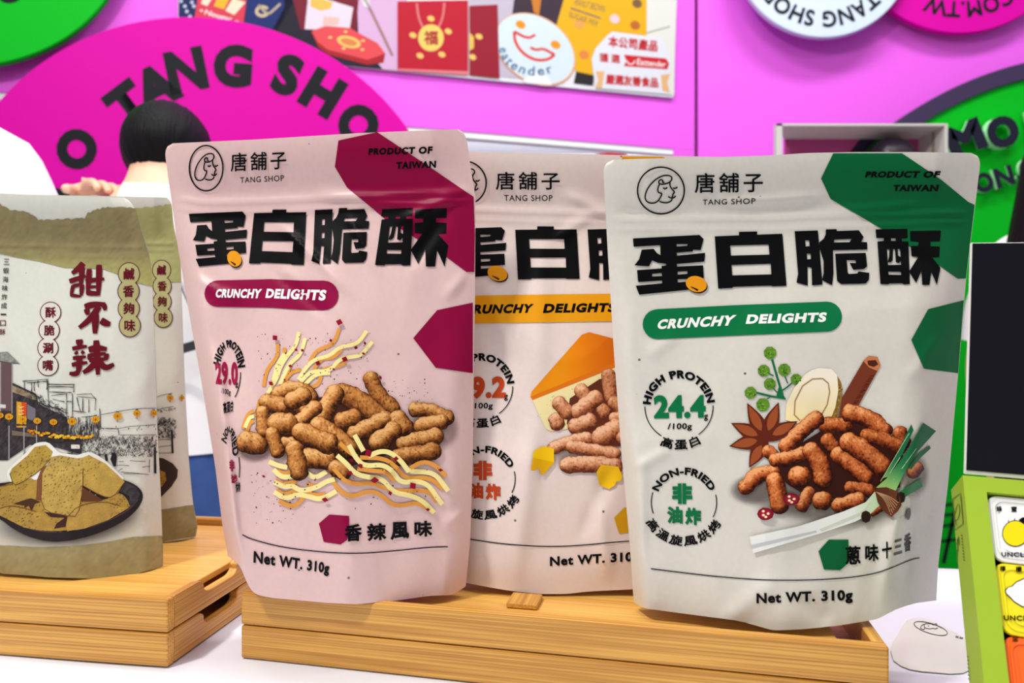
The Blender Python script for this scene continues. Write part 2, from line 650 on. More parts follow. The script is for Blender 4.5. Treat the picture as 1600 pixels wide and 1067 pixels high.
        for i in range(n + 1):
            # ease so the end caps are dense
            s = tot * i / n
            c = at(s); c2 = at(min(tot, s + 1)); c1 = at(max(0, s - 1))
            tx, ty = c2[0] - c1[0], c2[1] - c1[1]
            q = math.hypot(tx, ty) or 1
            tx, ty = tx / q, ty / q
            e = min(s, tot - s)
            cap = 1.0 if e >= r else math.sqrt(max(0, 1 - (1 - e / r) ** 2))
            rr = r * cap * (1 + 0.20 * noise.noise((s / r * 1.1, seed * 3.7, 0)))
            capn = 0 if e >= r else (1 - e / r) * (-1 if s < tot / 2 else 1)
            for j in range(m + 1):
                w = -1 + 2 * j / m
                w2 = w * (1 + 0.10 * noise.noise((s / r * 2.6, w * 1.5, seed)))
                x = c[0] - ty * w2 * rr; y = c[1] + tx * w2 * rr
                nx = -ty * w * cap + tx * capn; ny = tx * w * cap + ty * capn
                nzz = math.sqrt(max(0, 1 - min(1, nx * nx + ny * ny)))
                b = noise.noise((x / 3.4, y / 3.4, seed)) * 0.9 + noise.noise((x / 1.6, y / 1.6, seed + 3)) * 0.7
                b2 = noise.noise((x / 9, y / 9, seed + 8))
                sh = max(0, nx * lx + ny * ly + nzz * lz)
                t = (0.04 + 1.02 * sh ** 1.35) * dark + 0.27 * b + 0.20 * b2 - 0.22 * max(0, 0.55 - nzz)
                if b < -0.5:
                    t -= 0.22
                t = min(1, max(0, t)) * (len(pal) - 1)
                k = min(len(pal) - 2, int(t)); a = t - k
                pts.append((x, y))
                cols.append((*[pal[k][z] * (1 - a) + pal[k + 1][z] * a for z in range(3)], 1.0))
        fs = []
        for i in range(n):
            for j in range(m):
                k = i * (m + 1) + j
                fs.append((k, k + 1, k + m + 2, k + m + 1))
        self.add(pts, fs, None, cols)
        self.up(0.6)

def soft_shadow(ink, cx, cy, rx, ry, col, a, rot=0.0):
    n, m = 40, 8
    pts = []; cols = []; fs = []
    c, s = math.cos(rot), math.sin(rot)
    for j in range(m + 1):
        k = j / m
        for i in range(n):
            t = 2 * math.pi * i / n
            x, y = rx * k * math.cos(t), ry * k * math.sin(t)
            pts.append((cx + x * c - y * s, cy + x * s + y * c))
            cols.append((*lin(col), a * (1 - sstep(0.55, 1, k))))
    for j in range(m):
        for i in range(n):
            i2 = (i + 1) % n
            fs.append((j * n + i, j * n + i2, (j + 1) * n + i2, (j + 1) * n + i))
    ink.add(pts, fs, None, cols)

def build_pouch(pouch, mat, root, backmat=None, back=0.016, nu=110, nv=150, corner=0.03):
    """front film, back film and bottom gusset"""
    def rnd(u, v):
        return u, v
    V = []; FS = []
    for j in range(nv + 1):
        for i in range(nu + 1):
            # denser rows towards the sides
            a = i / nu
            u = a - 0.10 * math.sin(2 * math.pi * a) / (2 * math.pi) * 3
            v = j / nv
            x, y = pouch.xy(u, v)
            # round the two top corners
            if v < corner:
                e = corner - v
                k = corner - math.sqrt(max(0, corner ** 2 - e ** 2))
                ww = pouch.xr(y) - pouch.xl(y)
                x = min(max(x, pouch.xl(y) + k * ww * 0.9), pouch.xr(y) - k * ww * 0.9)
            d = pouch.depth_uv(u, v)
            V.append(P(x, y, d))
    W = nu + 1
    for j in range(nv):
        for i in range(nu):
            k = j * W + i
            FS.append((k, k + W, k + W + 1, k + 1))
    f = mesh('front_film', V, FS, mat, root, True)
    B = []; BF = []
    mu, mv = 30, 40
    for j in range(mv + 1):
        for i in range(mu + 1):
            u, v = i / mu, j / mv
            x, y = pouch.xy(u, v)
            if v < corner:
                e = corner - v
                k = corner - math.sqrt(max(0, corner ** 2 - e ** 2))
                ww = pouch.xr(y) - pouch.xl(y)
                x = min(max(x, pouch.xl(y) + k * ww * 0.9), pouch.xr(y) - k * ww * 0.9)
            b = back * pouch.gv(v) * 4 * u * (1 - u) + 0.0004
            p = P(x, y, pouch.ds(u, v))
            p.z = P(x, y, pouch.depth_uv(u, v)).z
            B.append(p + Vector((0, b, 0)))
    W2 = mu + 1
    for j in range(mv):
        for i in range(mu):
            k = j * W2 + i
            BF.append((k, k + 1, k + W2 + 1, k + W2))
    mesh('back_film', B, BF, backmat or mat, root, True)
    G = []; GF = []
    for i in range(mu + 1):
        u = i / mu
        x, y = pouch.xy(u, 1.0)
        a = P(x, y, pouch.depth_uv(u, 1.0)); c = B[mv * W2 + i]
        mid = (a + c) / 2 + Vector((0, 0, 0.02 * 4 * u * (1 - u)))
        G += [a, mid, c]
    for i in range(mu):
        for q in range(2):
            k = i * 3 + q
            GF.append((k, k + 1, k + 4, k + 3))
    mesh('bottom_gusset', G, GF, backmat or mat, root, True)
    return f

# ------------------------------------------------------------------ floor, table, trays
FLOOR_M = plain('hall_carpet', (150, 150, 155), 0.9, noise_amt=0.15)
struct(box('floor', -6, 6, -3, 7, -0.1, 0.0, FLOOR_M))

TT = CZ - 0.25                   # table top height
CLOTH = plain('white_tablecloth', (216, 216, 222), 0.75, 0.25, bump=0.15, noise_scale=9)
table = thing('display_table', (0, 0.4, 0), 'white cloth covered table under the bamboo trays', 'table')
def table_top():
    nx, ny = 120, 60
    V = []; FS = []
    for j in range(ny + 1):
        for i in range(nx + 1):
            x = -1.0 + 2.4 * i / nx
            back = 0.854 - 0.148 * x
            y = -0.12 + (back + 0.12) * j / ny
            z = TT - 0.0004 + 0.0012 * min(0, noise.noise((x * 5, y * 7, 2.0)) - 0.05)
            V.append((x, y, z))
    W = nx + 1
    for j in range(ny):
        for i in range(nx):
            k = j * W + i
            FS.append((k, k + 1, k + W + 1, k + W))
    # cloth hanging down behind and in front
    for row, dz in ((0, -0.9), (ny, -0.9)):
        b = len(V)
        for i in range(nx + 1):
            x, y, z = V[row * W + i]
            V.append((x, y + (0.012 * math.sin(i * 0.9) + 0.015) * (1 if row else -1), z + dz))
        for i in range(nx):
            FS.append((row * W + i, row * W + i + 1, b + i + 1, b + i))
    o = mesh('tablecloth', V, FS, CLOTH, table, True)
table_top()
TLEG = plain('table_steel', (120, 120, 125), 0.4, metal=0.8)
for x in (-0.93, 1.3):
    for y in (0.0, 0.55):
        box('leg', x - 0.02, x + 0.02, y - 0.02, y + 0.02, 0, TT - 0.03, TLEG, table)

BX = bamboo('bamboo_lengthwise', 'x')
BY = bamboo('bamboo_crosswise', 'y')
BB = bamboo('bamboo_board', 'x', (232, 180, 92), (204, 146, 62))

def extr_xz(name, pts, y0, y1, mat, parent, bevel=0.0012, axis='x'):
    """board cut to an outline and given thickness"""
    bm = bmesh.new()
    if axis == 'x':
        a = [bm.verts.new((x, y0, z)) for x, z in pts]
        d = (0, y1 - y0, 0)
    else:
        a = [bm.verts.new((y0, x, z)) for x, z in pts]
        d = (y1 - y0, 0, 0)
    f = bm.faces.new(a)
    r = bmesh.ops.extrude_face_region(bm, geom=[f])
    bmesh.ops.translate(bm, verts=[v for v in r['geom'] if isinstance(v, bmesh.types.BMVert)], vec=d)
    bmesh.ops.recalc_face_normals(bm, faces=bm.faces)
    if bevel:
        es = [e for e in bm.edges if len(e.link_faces) == 2 and e.calc_face_angle(0) > 0.6]
        bmesh.ops.bevel(bm, geom=es, offset=bevel, segments=2, affect='EDGES', profile=0.5)
    return from_bm(name, bm, mat, parent)

def notch_outline(W, h, t0, t1, deep):
    """side wall outline with a rounded hand hold cut from its top edge"""
    pts = [(0, 0), (W, 0), (W, h)]
    r = 0.010
    for k in range(7):
        a = math.pi / 2 * k / 6
        pts.append((t1 + r - r * math.sin(a), h - (r - r * math.cos(a)) * 0.55))
    for k in range(7):
        a = math.pi / 2 * k / 6
        pts.append((t1 - r * (1 - math.cos(a)), h - deep + (deep * 0.45) * (1 - math.sin(a))))
    for k in range(7):
        a = math.pi / 2 * (1 - k / 6)
        pts.append((t0 + r * (1 - math.cos(a)), h - deep + (deep * 0.45) * (1 - math.sin(a))))
    for k in range(7):
        a = math.pi / 2 * (1 - k / 6)
        pts.append((t0 - r + r * math.sin(a), h - (r - r * math.cos(a)) * 0.55))
    pts.append((0, h))
    return pts

def tray(loc, yaw, L, W, h, t0, t1, label, group):
    """open bamboo tray: local x along the front, y towards the back, origin at front left bottom corner"""
    root = thing('bamboo_tray', (0, 0, 0), label, 'tray', group)
    wt = 0.009
    bm = bmesh.new(); bm_box(bm, 0, L, 0, wt, 0, h, 0.0016); from_bm('front_wall', bm, BX, root)
    bm = bmesh.new(); bm_box(bm, 0, L, W - wt, W, 0, h, 0.0016); from_bm('back_wall', bm, BX, root)
    for x0 in (0.0, L - wt):
        pts = notch_outline(W - 2 * wt - 0.0004, h - 0.0004, t0, t1, 0.012)
        o = extr_xz('side_wall', [(wt + 0.0002 + p[0], 0.0002 + p[1]) for p in pts], x0 + 0.0004, x0 + wt - 0.0004, BY, root, 0.001, 'y')
    bm = bmesh.new(); bm_box(bm, wt * 0.9, L - wt * 0.9, wt * 0.9, W - wt * 0.9, 0.001, 0.005); from_bm('tray_floor', bm, BX, root)
    root.location = loc
    root.rotation_euler = (0, 0, yaw)
    return root

def insert_board(loc, yaw, x0, x1, y0, y1, z0, z1, label):
    b = box('bamboo_board', x0, x1, y0, y1, z0, z1, BB, None, 0.001)
    b.location = loc; b.rotation_euler = (0, 0, yaw)
    return tag(b, label, 'board', 'boards laid in the trays')

TH = 0.0257
# right stack
YR = -math.radians(12.5)
LR = Vector((-0.214, 0.56, TT + 0.0003))
tray(LR, YR, 0.469, 0.238, TH, 0.085, 0.150, 'bamboo tray on the white table, lower one under the three chip pouches', 'stacked bamboo trays')
tray(LR + Vector((0, 0, TH + 0.0007)), YR, 0.469, 0.238, TH, 0.085, 0.150, 'bamboo tray carrying the pink, orange and green pouches, upper of its pair', 'stacked bamboo trays')
BZ = 2 * TH - 0.0062             # top of the laid-in board above the table
for st in (0.03, 0.41):
    pass
insert_board(LR, YR, 0.012, 0.443, 0.0150, 0.225, BZ - 0.006, BZ, 'bamboo board laid in the tray beneath the orange pouch')
def slat():
    o = box('bamboo_block', 0.208, 0.232, 0.030, 0.0545, BZ + 0.0004, BZ + 0.0042, BY, None, 0.0008)
    o.location = LR; o.rotation_euler = (0, 0, YR)
    tag(o, 'short bamboo block lying in front of the peach pouch in the right tray', 'block')
slat()
# left stack (its front right corner is what the picture shows)
YL = -math.radians(8.5)
LL_ = 0.47
LLc = Vector((-0.2637, 0.5436, TT + 0.0003)) - Vector((math.cos(YL), math.sin(YL), 0)) * LL_
tray(LLc, YL, LL_, 0.245, TH, 0.040, 0.092, 'bamboo tray on the white table, lower one under the beige pouches', 'stacked bamboo trays')
tray(LLc + Vector((0, 0, TH + 0.0007)), YL, LL_, 0.245, TH, 0.040, 0.092, 'bamboo tray carrying the two beige pouches, upper of its pair', 'stacked bamboo trays')
insert_board(LLc, YL, 0.012, LL_ - 0.0150, 0.0150, 0.232, BZ - 0.006, BZ, 'bamboo board laid in the tray beneath the beige pouches')

# ------------------------------------------------------------------ lettering of the chip pouches
Z1 = win(980, 340, 6.154)
Z2 = win(1230, 330, 6.154)
GLYPH = {
 'egg': ([
  ([(55, 200), (695, 166), (735, 205), (722, 252), (470, 254), (320, 264), (62, 280)], []),
  ([(590, 240), (726, 240), (706, 312), (636, 308), (630, 325), (470, 338), (470, 278), (578, 270)], []),
  ([(318, 255), (475, 248), (478, 460), (490, 700), (340, 715), (330, 465), (375, 460), (375, 438), (320, 362)], []),
  ([(140, 308), (255, 300), (285, 340), (325, 364), (480, 364), (480, 446), (375, 443), (300, 435), (240, 410), (210, 468), (70, 458), (115, 400)], []),
  ([(470, 366), (750, 338), (742, 422), (470, 446)], []),
  ([(95, 505), (330, 488), (330, 465), (478, 470), (730, 458), (737, 580), (480, 594), (345, 604), (105, 620)],
   [[(240, 540), (338, 532), (338, 560), (240, 566)], [(485, 520), (580, 514), (578, 540), (485, 548)]]),
  ([(82, 655), (345, 630), (345, 604), (480, 600), (485, 622), (600, 613), (640, 688), (115, 740)], [])],
  Z1, [(55, 200), (735, 166), (750, 690), (100, 742)]),
 'white': ([
  ([(842, 180), (1075, 170), (1075, 137), (1250, 133), (1250, 164), (1492, 155), (1532, 655), (1395, 660), (1385, 653), (1020, 665), (1010, 676), (875, 683)],
   [[(990, 268), (1360, 258), (1368, 355), (997, 365)], [(1003, 455), (1380, 442), (1386, 545), (1010, 555)]])],
  Z1, [(842, 180), (1492, 155), (1532, 655), (875, 683)]),
 'crisp': ([
  ([(72, 192), (295, 185), (305, 300), (340, 705), (240, 712), (235, 540), (195, 535), (198, 715), (90, 685), (105, 600)],
   [[(172, 280), (212, 278), (215, 335), (178, 338)], [(188, 408), (225, 406), (228, 460), (192, 463)]]),
  ([(372, 175), (475, 172), (478, 190), (690, 183), (735, 248), (712, 295), (768, 297), (770, 368), (440, 375), (445, 600), (432, 712), (335, 660), (350, 600), (350, 480), (308, 345), (308, 300), (350, 265), (370, 225)],
   [[(455, 272), (620, 265), (600, 297), (448, 300)]]),
  ([(462, 408), (755, 400), (768, 530), (740, 555), (635, 562), (600, 498), (660, 498), (660, 470), (572, 470), (582, 590), (595, 603), (675, 598), (685, 578), (790, 592), (785, 660), (755, 695), (520, 700), (480, 670)], [])],
  Z2, [(72, 192), (770, 180), (790, 700), (85, 700)]),
 'flaky': ([
  ([(850, 175), (1155, 168), (1158, 258), (1100, 262), (1102, 290), (1165, 290), (1180, 700), (1125, 703), (1100, 692), (980, 695), (975, 703), (897, 700), (868, 290), (930, 285), (930, 258), (858, 258)],
   [[(998, 260), (1045, 260), (1045, 285), (998, 285)], [(960, 365), (1085, 362), (1095, 515), (968, 517)], [(972, 580), (1095, 582), (1095, 612), (975, 610)]]),
  ([(985, 358), (1018, 358), (1014, 470), (1000, 490), (966, 490), (980, 440)], []),
  ([(1036, 358), (1062, 358), (1066, 425), (1090, 440), (1094, 470), (1075, 498), (1045, 488)], []),
  ([(1182, 190), (1478, 185), (1470, 288), (1378, 290), (1378, 335), (1468, 340), (1462, 440), (1395, 445), (1475, 545), (1440, 710), (1385, 580), (1370, 708), (1300, 708), (1290, 575), (1240, 690), (1172, 580), (1260, 440), (1195, 432), (1188, 335), (1262, 330), (1262, 292), (1185, 288)], [])],
  Z2, [(850, 175), (1478, 185), (1475, 705), (897, 700)]),
}
BLACK = (3, 3, 5)
def title(ink, quads):
    for key, q in quads.items():
        polys, w, ref = GLYPH[key]
        h = homography(ref, q if q else [w(p) for p in ref])
        for outer, holes in polys:
            ink.poly(outer, BLACK, holes, step=9, warp=h)
def bean(ink, warp, ref=Z1):
    f = lambda p: warp(p)
    ink.up(5)
    ink.ellipse(672, 650, 102, 76, (40, 22, 6), 0.25, warp=f)
    ink.up(3)
    ink.ellipse(664, 638, 102, 76, (226, 148, 22), 0.25, warp=f)
    ink.up(3)
    ink.stroke([(612, 664), (645, 680), (680, 698)], 2.2, (50, 28, 8), warp=f, taper=lambda t: 0.5 + 0.9 * t)

LOGO = {
 'hair': [(388, 292), (362, 290), (372, 268), (345, 258), (322, 275), (322, 302), (350, 314), (405, 308), (450, 288), (474, 256), (466, 224), (436, 212), (380, 212), (310, 240), (240, 300), (186, 375), (164, 450), (176, 500), (215, 525), (270, 528), (318, 502), (348, 450), (360, 412), (326, 412), (310, 390), (314, 350), (330, 312)],
 'face': [(450, 290), (448, 325), (466, 362), (506, 402), (486, 418), (480, 440), (476, 462)],
 'mouth': [(430, 450), (450, 466), (478, 470), (500, 462), (514, 444)],
 'chin': [(476, 480), (456, 510), (410, 524), (360, 518), (330, 506)],
 'eyea': [(374, 350), (384, 364), (402, 364), (420, 348)],
 'eyeb': [(486, 350), (498, 362), (516, 358), (534, 344)],
}
def logo(ink, centre, rx, ry, w=2.2, colour=BLACK, rot=0.0, ringed=True):
    c, s = math.cos(rot), math.sin(rot)
    def f(p):
        x, y = (p[0] - 347) / 265 * rx, (p[1] - 383) / 265 * ry
        return (centre[0] + x * c - y * s, centre[1] + x * s + y * c)
    if ringed:
        ink.ring(347, 383, 265, 265, w * 1.1, colour, warp=f)
    for k, p in LOGO.items():
        ink.stroke(p, w, colour, warp=f, smooth=2)

def rounded_banner(ink, top, bottom, col):
    """pill with wavy long sides: top and bottom are left-to-right point lists"""
    def cap(a, b, side):
        cx, cy = (a[0] + b[0]) / 2, (a[1] + b[1]) / 2
        r = math.hypot(a[0] - b[0], a[1] - b[1]) / 2
        t0 = math.atan2(a[1] - cy, a[0] - cx)
        return [(cx + r * math.cos(t0 + side * math.pi * i / 10), cy + r * math.sin(t0 + side * math.pi * i / 10)) for i in range(1, 10)]
    ink.poly(list(top) + cap(top[-1], bottom[-1], 1) + list(reversed(bottom)) + cap(bottom[0], top[0], 1), col)

def W_(w, pts):
    return [w(p) for p in pts]

def specks(ink, rnd, n, x0, x1, y0, y1, smin, smax, cols, up=0):
    for _ in range(n):
        x, y = rnd.uniform(x0, x1), rnd.uniform(y0, y1)
        s = rnd.uniform(smin, smax); a = rnd.uniform(0, 6.28)
        k = rnd.choice((3, 4, 4, 5))
        e = rnd.uniform(0.4, 1)
        pts = []
        for i in range(k):
            t = a + 6.283 * i / k + rnd.uniform(-.3, .3)
            px, py = s * math.cos(t), s * e * math.sin(t)
            pts.append((x + px * math.cos(a) - py * math.sin(a), y + px * math.sin(a) + py * math.cos(a)))
        ink.add(pts, [tuple(range(k))], rnd.choice(cols))

# ------------------------------------------------------------------ green pouch
GRAY_P = paper('grey_kraft_film', (212, 207, 196))
gp = Pouch(
    left=[(240, 942), (262, 942.5), (400, 950), (555, 959.5), (719, 972), (838, 983), (926, 989), (944, 991)],
    right=[(240, 1533.5), (321, 1523.7), (436, 1509.5), (574, 1498), (586, 1497), (760, 1481), (882, 1466), (938, 1463)],
    top=[(0, 250), (0.1, 248), (0.27, 246), (0.44, 243), (0.54, 239), (0.66, 237.5), (0.81, 237.5), (1, 239)],
    bottom=[(0, 941), (0.03, 950), (0.155, 958), (0.35, 970), (0.46, 985), (0.56, 983), (0.68, 977), (0.81, 967), (0.85, 955), (0.92, 943), (1, 938)],
    seam=(0.538, 0.532, 0.540, 0.534), thick=(0.018, 0.046, 0.040), ul=0.05, ur=0.17, seed=3.1,
    gv=[(0, 0), (0.12, 0.02), (0.2, 0.16), (0.4, 0.5), (0.7, 0.86), (1, 1)], wr=1.4,
    folds=[(1378, 965, 1446, 620, 0.0055, 13), (1440, 930, 1470, 560, -0.004, 14), (1415, 930, 1425, 800, -0.004, 10), (1005, 700, 990, 930, 0.003, 10), (985, 735, 1050, 700, 0.002, 7),
           (1120, 985, 1215, 900, 0.003, 14), (1300, 975, 1250, 930, -0.002, 12), (1100, 316, 1300, 305, 0.0016, 5), (1290, 330, 1450, 318, 0.0016, 6), (1340, 360, 1470, 420, -0.0015, 9),
           (1420, 600, 1470, 520, 0.002, 10), (960, 330, 1080, 345, -0.0014, 8), (1010, 560, 1060, 520, 0.0014, 9)])
groot = thing('chip_pouch', P(1230, 940, 0.53), 'grey white stand-up pouch with green patches, green banner and star anise picture', 'pouch', 'protein crisp pouches')
build_pouch(gp, GRAY_P, groot)
GREEN = (4, 98, 52)
C3 = win(930, 220, 2.54); C4 = win(930, 530, 2.27); L3 = win(985, 245, 7.27)
ik = Ink(gp, 0.0002)
ik.poly([(1302, 239.5), (1409.5, 239.5), (1471, 281), (1513, 315.5), (1523, 320), (1516.5, 374), (1509.2, 435), (1497, 435.5), (1471, 417), (1377, 357), (1298, 311), (1283, 279)], GREEN, step=5)
ik.build('flavour_patch', groot, label='green polygon patch')
ik = Ink(gp, 0.0002)
ik.poly([(1506, 469), (1450.5, 483), (1424, 531), (1443.8, 576), (1497, 583)], GREEN)
ik.build('flavour_patch', groot, label='green polygon patch')
ik = Ink(gp, 0.0004)
logo(ik, L3((347, 383)), 36.5, 36.5, 2.1)
ik.text('唐舖子', W_(L3, [(732, 186), (1505, 178), (1505, 402), (732, 412)]), BLACK, 0.012, 1.3)
ik.text('TANG SHOP', W_(L3, [(822, 487), (1422, 470), (1422, 536), (822, 548)]), BLACK, 0.006, 1.12)
ik.build('brand_logo', groot)
ik = Ink(gp, 0.0005)
O8 = win(1190, 180, 3.9)
ik.text('PRODUCT OF', W_(O8, [(640, 342), (1094, 340), (1080, 382), (630, 380)]), BLACK, 0.06, 1.14)
ik.text('TAIWAN', W_(O8, [(806, 425), (1082, 423), (1074, 465), (800, 463)]), BLACK, 0.06, 1.14)
ik.build('origin_lettering', groot)
ik = Ink(gp, 0.00055)
title(ik, {k: None for k in GLYPH})
bean(ik, Z1)
ik.build('title_lettering', groot)
ik = Ink(gp, 0.0003)
rounded_banner(ik, W_(C3, [(248, 668), (580, 651), (920, 638)]), W_(C3, [(248, 787), (580, 772), (920, 757)]), (6, 112, 62))
ik.up(3)
ik.text('CRUNCHY', W_(C3, [(254, 709), (560, 690), (542, 733), (243, 748)]), (240, 240, 235), 0.055, 1.16)
ik.text('DELIGHTS', W_(C3, [(606, 689), (922, 680), (914, 719), (597, 727)]), (240, 240, 235), 0.055, 1.14)
ik.build('name_banner', groot)

def badges(root, surf, f1, f2, num, col, name='nutrition_badges', z=0.0003, part1=True):
    """the two round claims; f1, f2 map the green pouch details onto this pouch"""
    for nm, fs in (('protein_badge', f1), ('cooking_badge', f2)):
        ik = Ink(surf, z)
        (cx, cy), k = fs((398, 590) if nm == 'protein_badge' else (525, 500)), fs.k
        q = lambda *pts: [fs(p) for p in pts]
        if nm == 'protein_badge':
            ik.arc('HIGH PROTEIN', cx, cy, 247 * k, 247 * k, 72 * k, -86, 83, BLACK, 0.055, 1.15)
            ik.text(num, q((172, 492), (632, 488), (632, 690), (180, 697)), col, 0.055, 1.08)
            ik.text('g', q((618, 662), (652, 660), (652, 716), (618, 718)), BLACK, 0.02)
            ik.text('/100g', q((300, 737), (512, 735), (510, 803), (296, 805)), BLACK, 0.025, 1.1)
            ik.arc('高蛋白', cx, cy, 290 * k, 290 * k, 92 * k, 180 + 27, 180 - 31, BLACK, 0.03, 1.2, True)
            ik.ring(cx, cy, 299 * k, 299 * k, 1.5, BLACK, 121, 180, 24)
            ik.ring(cx, cy, 299 * k, 299 * k, 1.5, BLACK, -2, 55, 24)
        else:
            ik.arc('NON-FRIED', cx, cy, 287 * k, 287 * k, 80 * k, -67, 66, BLACK, 0.045, 1.1)
            ik.text('非', q((400, 303), (610, 300), (612, 518), (402, 515)), col, 0.055)
            ik.text('油', q((352, 542), (510, 545), (512, 722), (352, 716)), col, 0.055)
            ik.text('炸', q((540, 552), (702, 560), (706, 740), (540, 730)), col, 0.055)
            ik.arc('高溫旋風烘烤', cx, cy, 348 * k, 348 * k, 108 * k, 180 + 63, 180 - 61, BLACK, 0.03, 1.2, True)
            ik.ring(cx, cy, 340 * k, 340 * k, 1.5, BLACK, 160, 198, 18)
            ik.ring(cx, cy, 340 * k, 340 * k, 1.5, BLACK, -14, 27, 18)
        ik.build(nm, root)
def scaled(ox, oy, s, cx=0, cy=0, tx=None, ty=None, m=1.0):
    """detail coordinates; optionally moved so that detail point c lands on t, scaled by m"""
    def f(p):
        if tx is None:
            return (ox + p[0] / s, oy + p[1] / s)
        return (tx + (p[0] - cx) / s * m, ty + (p[1] - cy) / s * m)
    f.k = m / s
    return f
badges(groot, gp, scaled(990, 530, 5.613), scaled(990, 710, 6.667), '24.4', (8, 108, 60))

# printed picture: spices
S5 = win(1130, 530, 5.08); G4 = win(1130, 630, 4.269)
ik = Ink(gp, 0.0003)
for a, b, w in (((388, 160), (470, 440), 18), ((330, 250), (400, 290), 10), ((490, 290), (512, 350), 10), ((555, 340), (465, 410), 12), ((400, 390), (440, 430), 9), ((265, 425), (495, 472), 16), ((345, 475), (375, 455), 9)):
    ik.stroke(W_(S5, [a, ((a[0] + b[0]) / 2, (a[1] + b[1]) / 2 + 4), b]), w / 5.08, (20, 105, 62))
ik.poly(W_(S5, [(440, 380), (500, 480), (470, 475), (420, 460)]), (20, 105, 62))
ik.up()
rn = random.Random(4)
for x, y, r in ((372, 108, 52), (322, 250, 50), (485, 243, 52), (580, 318, 46), (370, 355, 50), (218, 425, 50), (315, 520, 55)):
    pts = [(x + r * math.cos(i * math.pi / 4 + .3), y + r * math.sin(i * math.pi / 4 + .3)) for i in range(8)]
    ik.poly(W_(S5, pts), (92, 138, 40))
ik.up()
for x, y, r in ((372, 108, 52), (322, 250, 50), (485, 243, 52), (580, 318, 46), (370, 355, 50), (218, 425, 50), (315, 520, 55)):
    for q in range(14):
        t, e = rn.uniform(0, 6.28), rn.uniform(0.1, 0.8) * r
        cx, cy = x + e * math.cos(t), y + e * math.sin(t)
        ik.poly(W_(S5, [(cx + 9 * math.cos(k * 1.57 + t), cy + 7 * math.sin(k * 1.57 + t)) for k in range(4)]), rn.choice(((50, 100, 30), (130, 165, 55), (65, 115, 30))))
ik.up()
ik.build('pepper_sprig_picture', groot)
ik = Ink(gp, 0.0004)
ik.poly(W_(S5, [(495, 640), (500, 520), (560, 390), (650, 280), (700, 245), (760, 228), (860, 235), (905, 285), (915, 400), (890, 540), (850, 640), (700, 700)]), (243, 230, 205),
        colfun=lambda p: (243 - max(0, (p[1] - 600)) * .1, 232 - max(0, p[1] - 590) * .25, 212 - max(0, p[1] - 585) * .75))
ik.up()
ik.poly(W_(S5, [(905, 290), (930, 330), (945, 380), (940, 480), (905, 640), (850, 632), (890, 550), (918, 440)]), (140, 105, 45))
rnp = random.Random(8)
ik.up()
for q in range(60):
    y = rnp.uniform(330, 620); x = 930 - max(0, (y - 420)) * 0.22 + rnp.uniform(-12, 12)
    ik.add(W_(S5, [(x - 6, y), (x + 5, y - 3), (x + 4, y + 4)]), [(0, 1, 2)], rnp.choice(((85, 60, 25), (190, 160, 85))))
ik.stroke(W_(S5, [(610, 645), (565, 600), (570, 490), (630, 370), (710, 315), (790, 312), (835, 350), (845, 420), (825, 520), (780, 600), (700, 640)]), 2.0, (165, 130, 85))
ik.build('shallot_picture', groot)
ik = Ink(gp, 0.0005)
ik.poly(W_(S5, [(1155, 132), (1225, 140), (1250, 205), (1075, 525), (1000, 650), (915, 640), (945, 460), (1115, 170)]), (116, 52, 32))
ik.up()
ik.poly(W_(S5, [(1112, 172), (1155, 133), (1225, 142), (1250, 205), (1225, 252), (1160, 225)]), (196, 118, 72))
ik.up()
ik.poly(W_(S5, [(1145, 170), (1212, 165), (1230, 200), (1195, 220), (1150, 205)]), (78, 32, 22))
for q in range(16):
    t = q / 16
    x, y = 1190 - 150 * t, 290 + 240 * t
    ik.stroke(W_(S5, [(x - 25, y), (x + 8, y + 10 * math.sin(q * 2.0))]), 1.1, (84, 34, 22))
ik.build('cinnamon_picture', groot)
ik = Ink(gp, 0.00055)
cxy = (335, 790)
for tip in ((190, 505), (440, 500), (590, 650), (62, 665), (47, 850), (205, 1020)):
    dx, dy = tip[0] - cxy[0], tip[1] - cxy[1]
    m = math.hypot(dx, dy)
    nx, ny = -dy / m, dx / m
    def lens(k0, k1, wd):
        out = []
        for i in range(11):
            t = i / 10
            out.append((cxy[0] + dx * (k0 + (k1 - k0) * t) + nx * wd * math.sin(math.pi * t ** 0.8), cxy[1] + dy * (k0 + (k1 - k0) * t) + ny * wd * math.sin(math.pi * t ** 0.8)))
        for i in range(9, 0, -1):
            t = i / 10
            out.append((cxy[0] + dx * (k0 + (k1 - k0) * t) - nx * wd * math.sin(math.pi * t ** 0.8), cxy[1] + dy * (k0 + (k1 - k0) * t) - ny * wd * math.sin(math.pi * t ** 0.8)))
        return out
    ik.poly(W_(S5, lens(-0.08, 1.0, 62)), (92, 34, 18))
    z = ik.z
    ik.up()
    ik.poly(W_(S5, lens(0.22, 0.93, 36)), (150, 74, 38))
    ik.z = z + 0.00001
ik.build('star_anise_picture', groot)
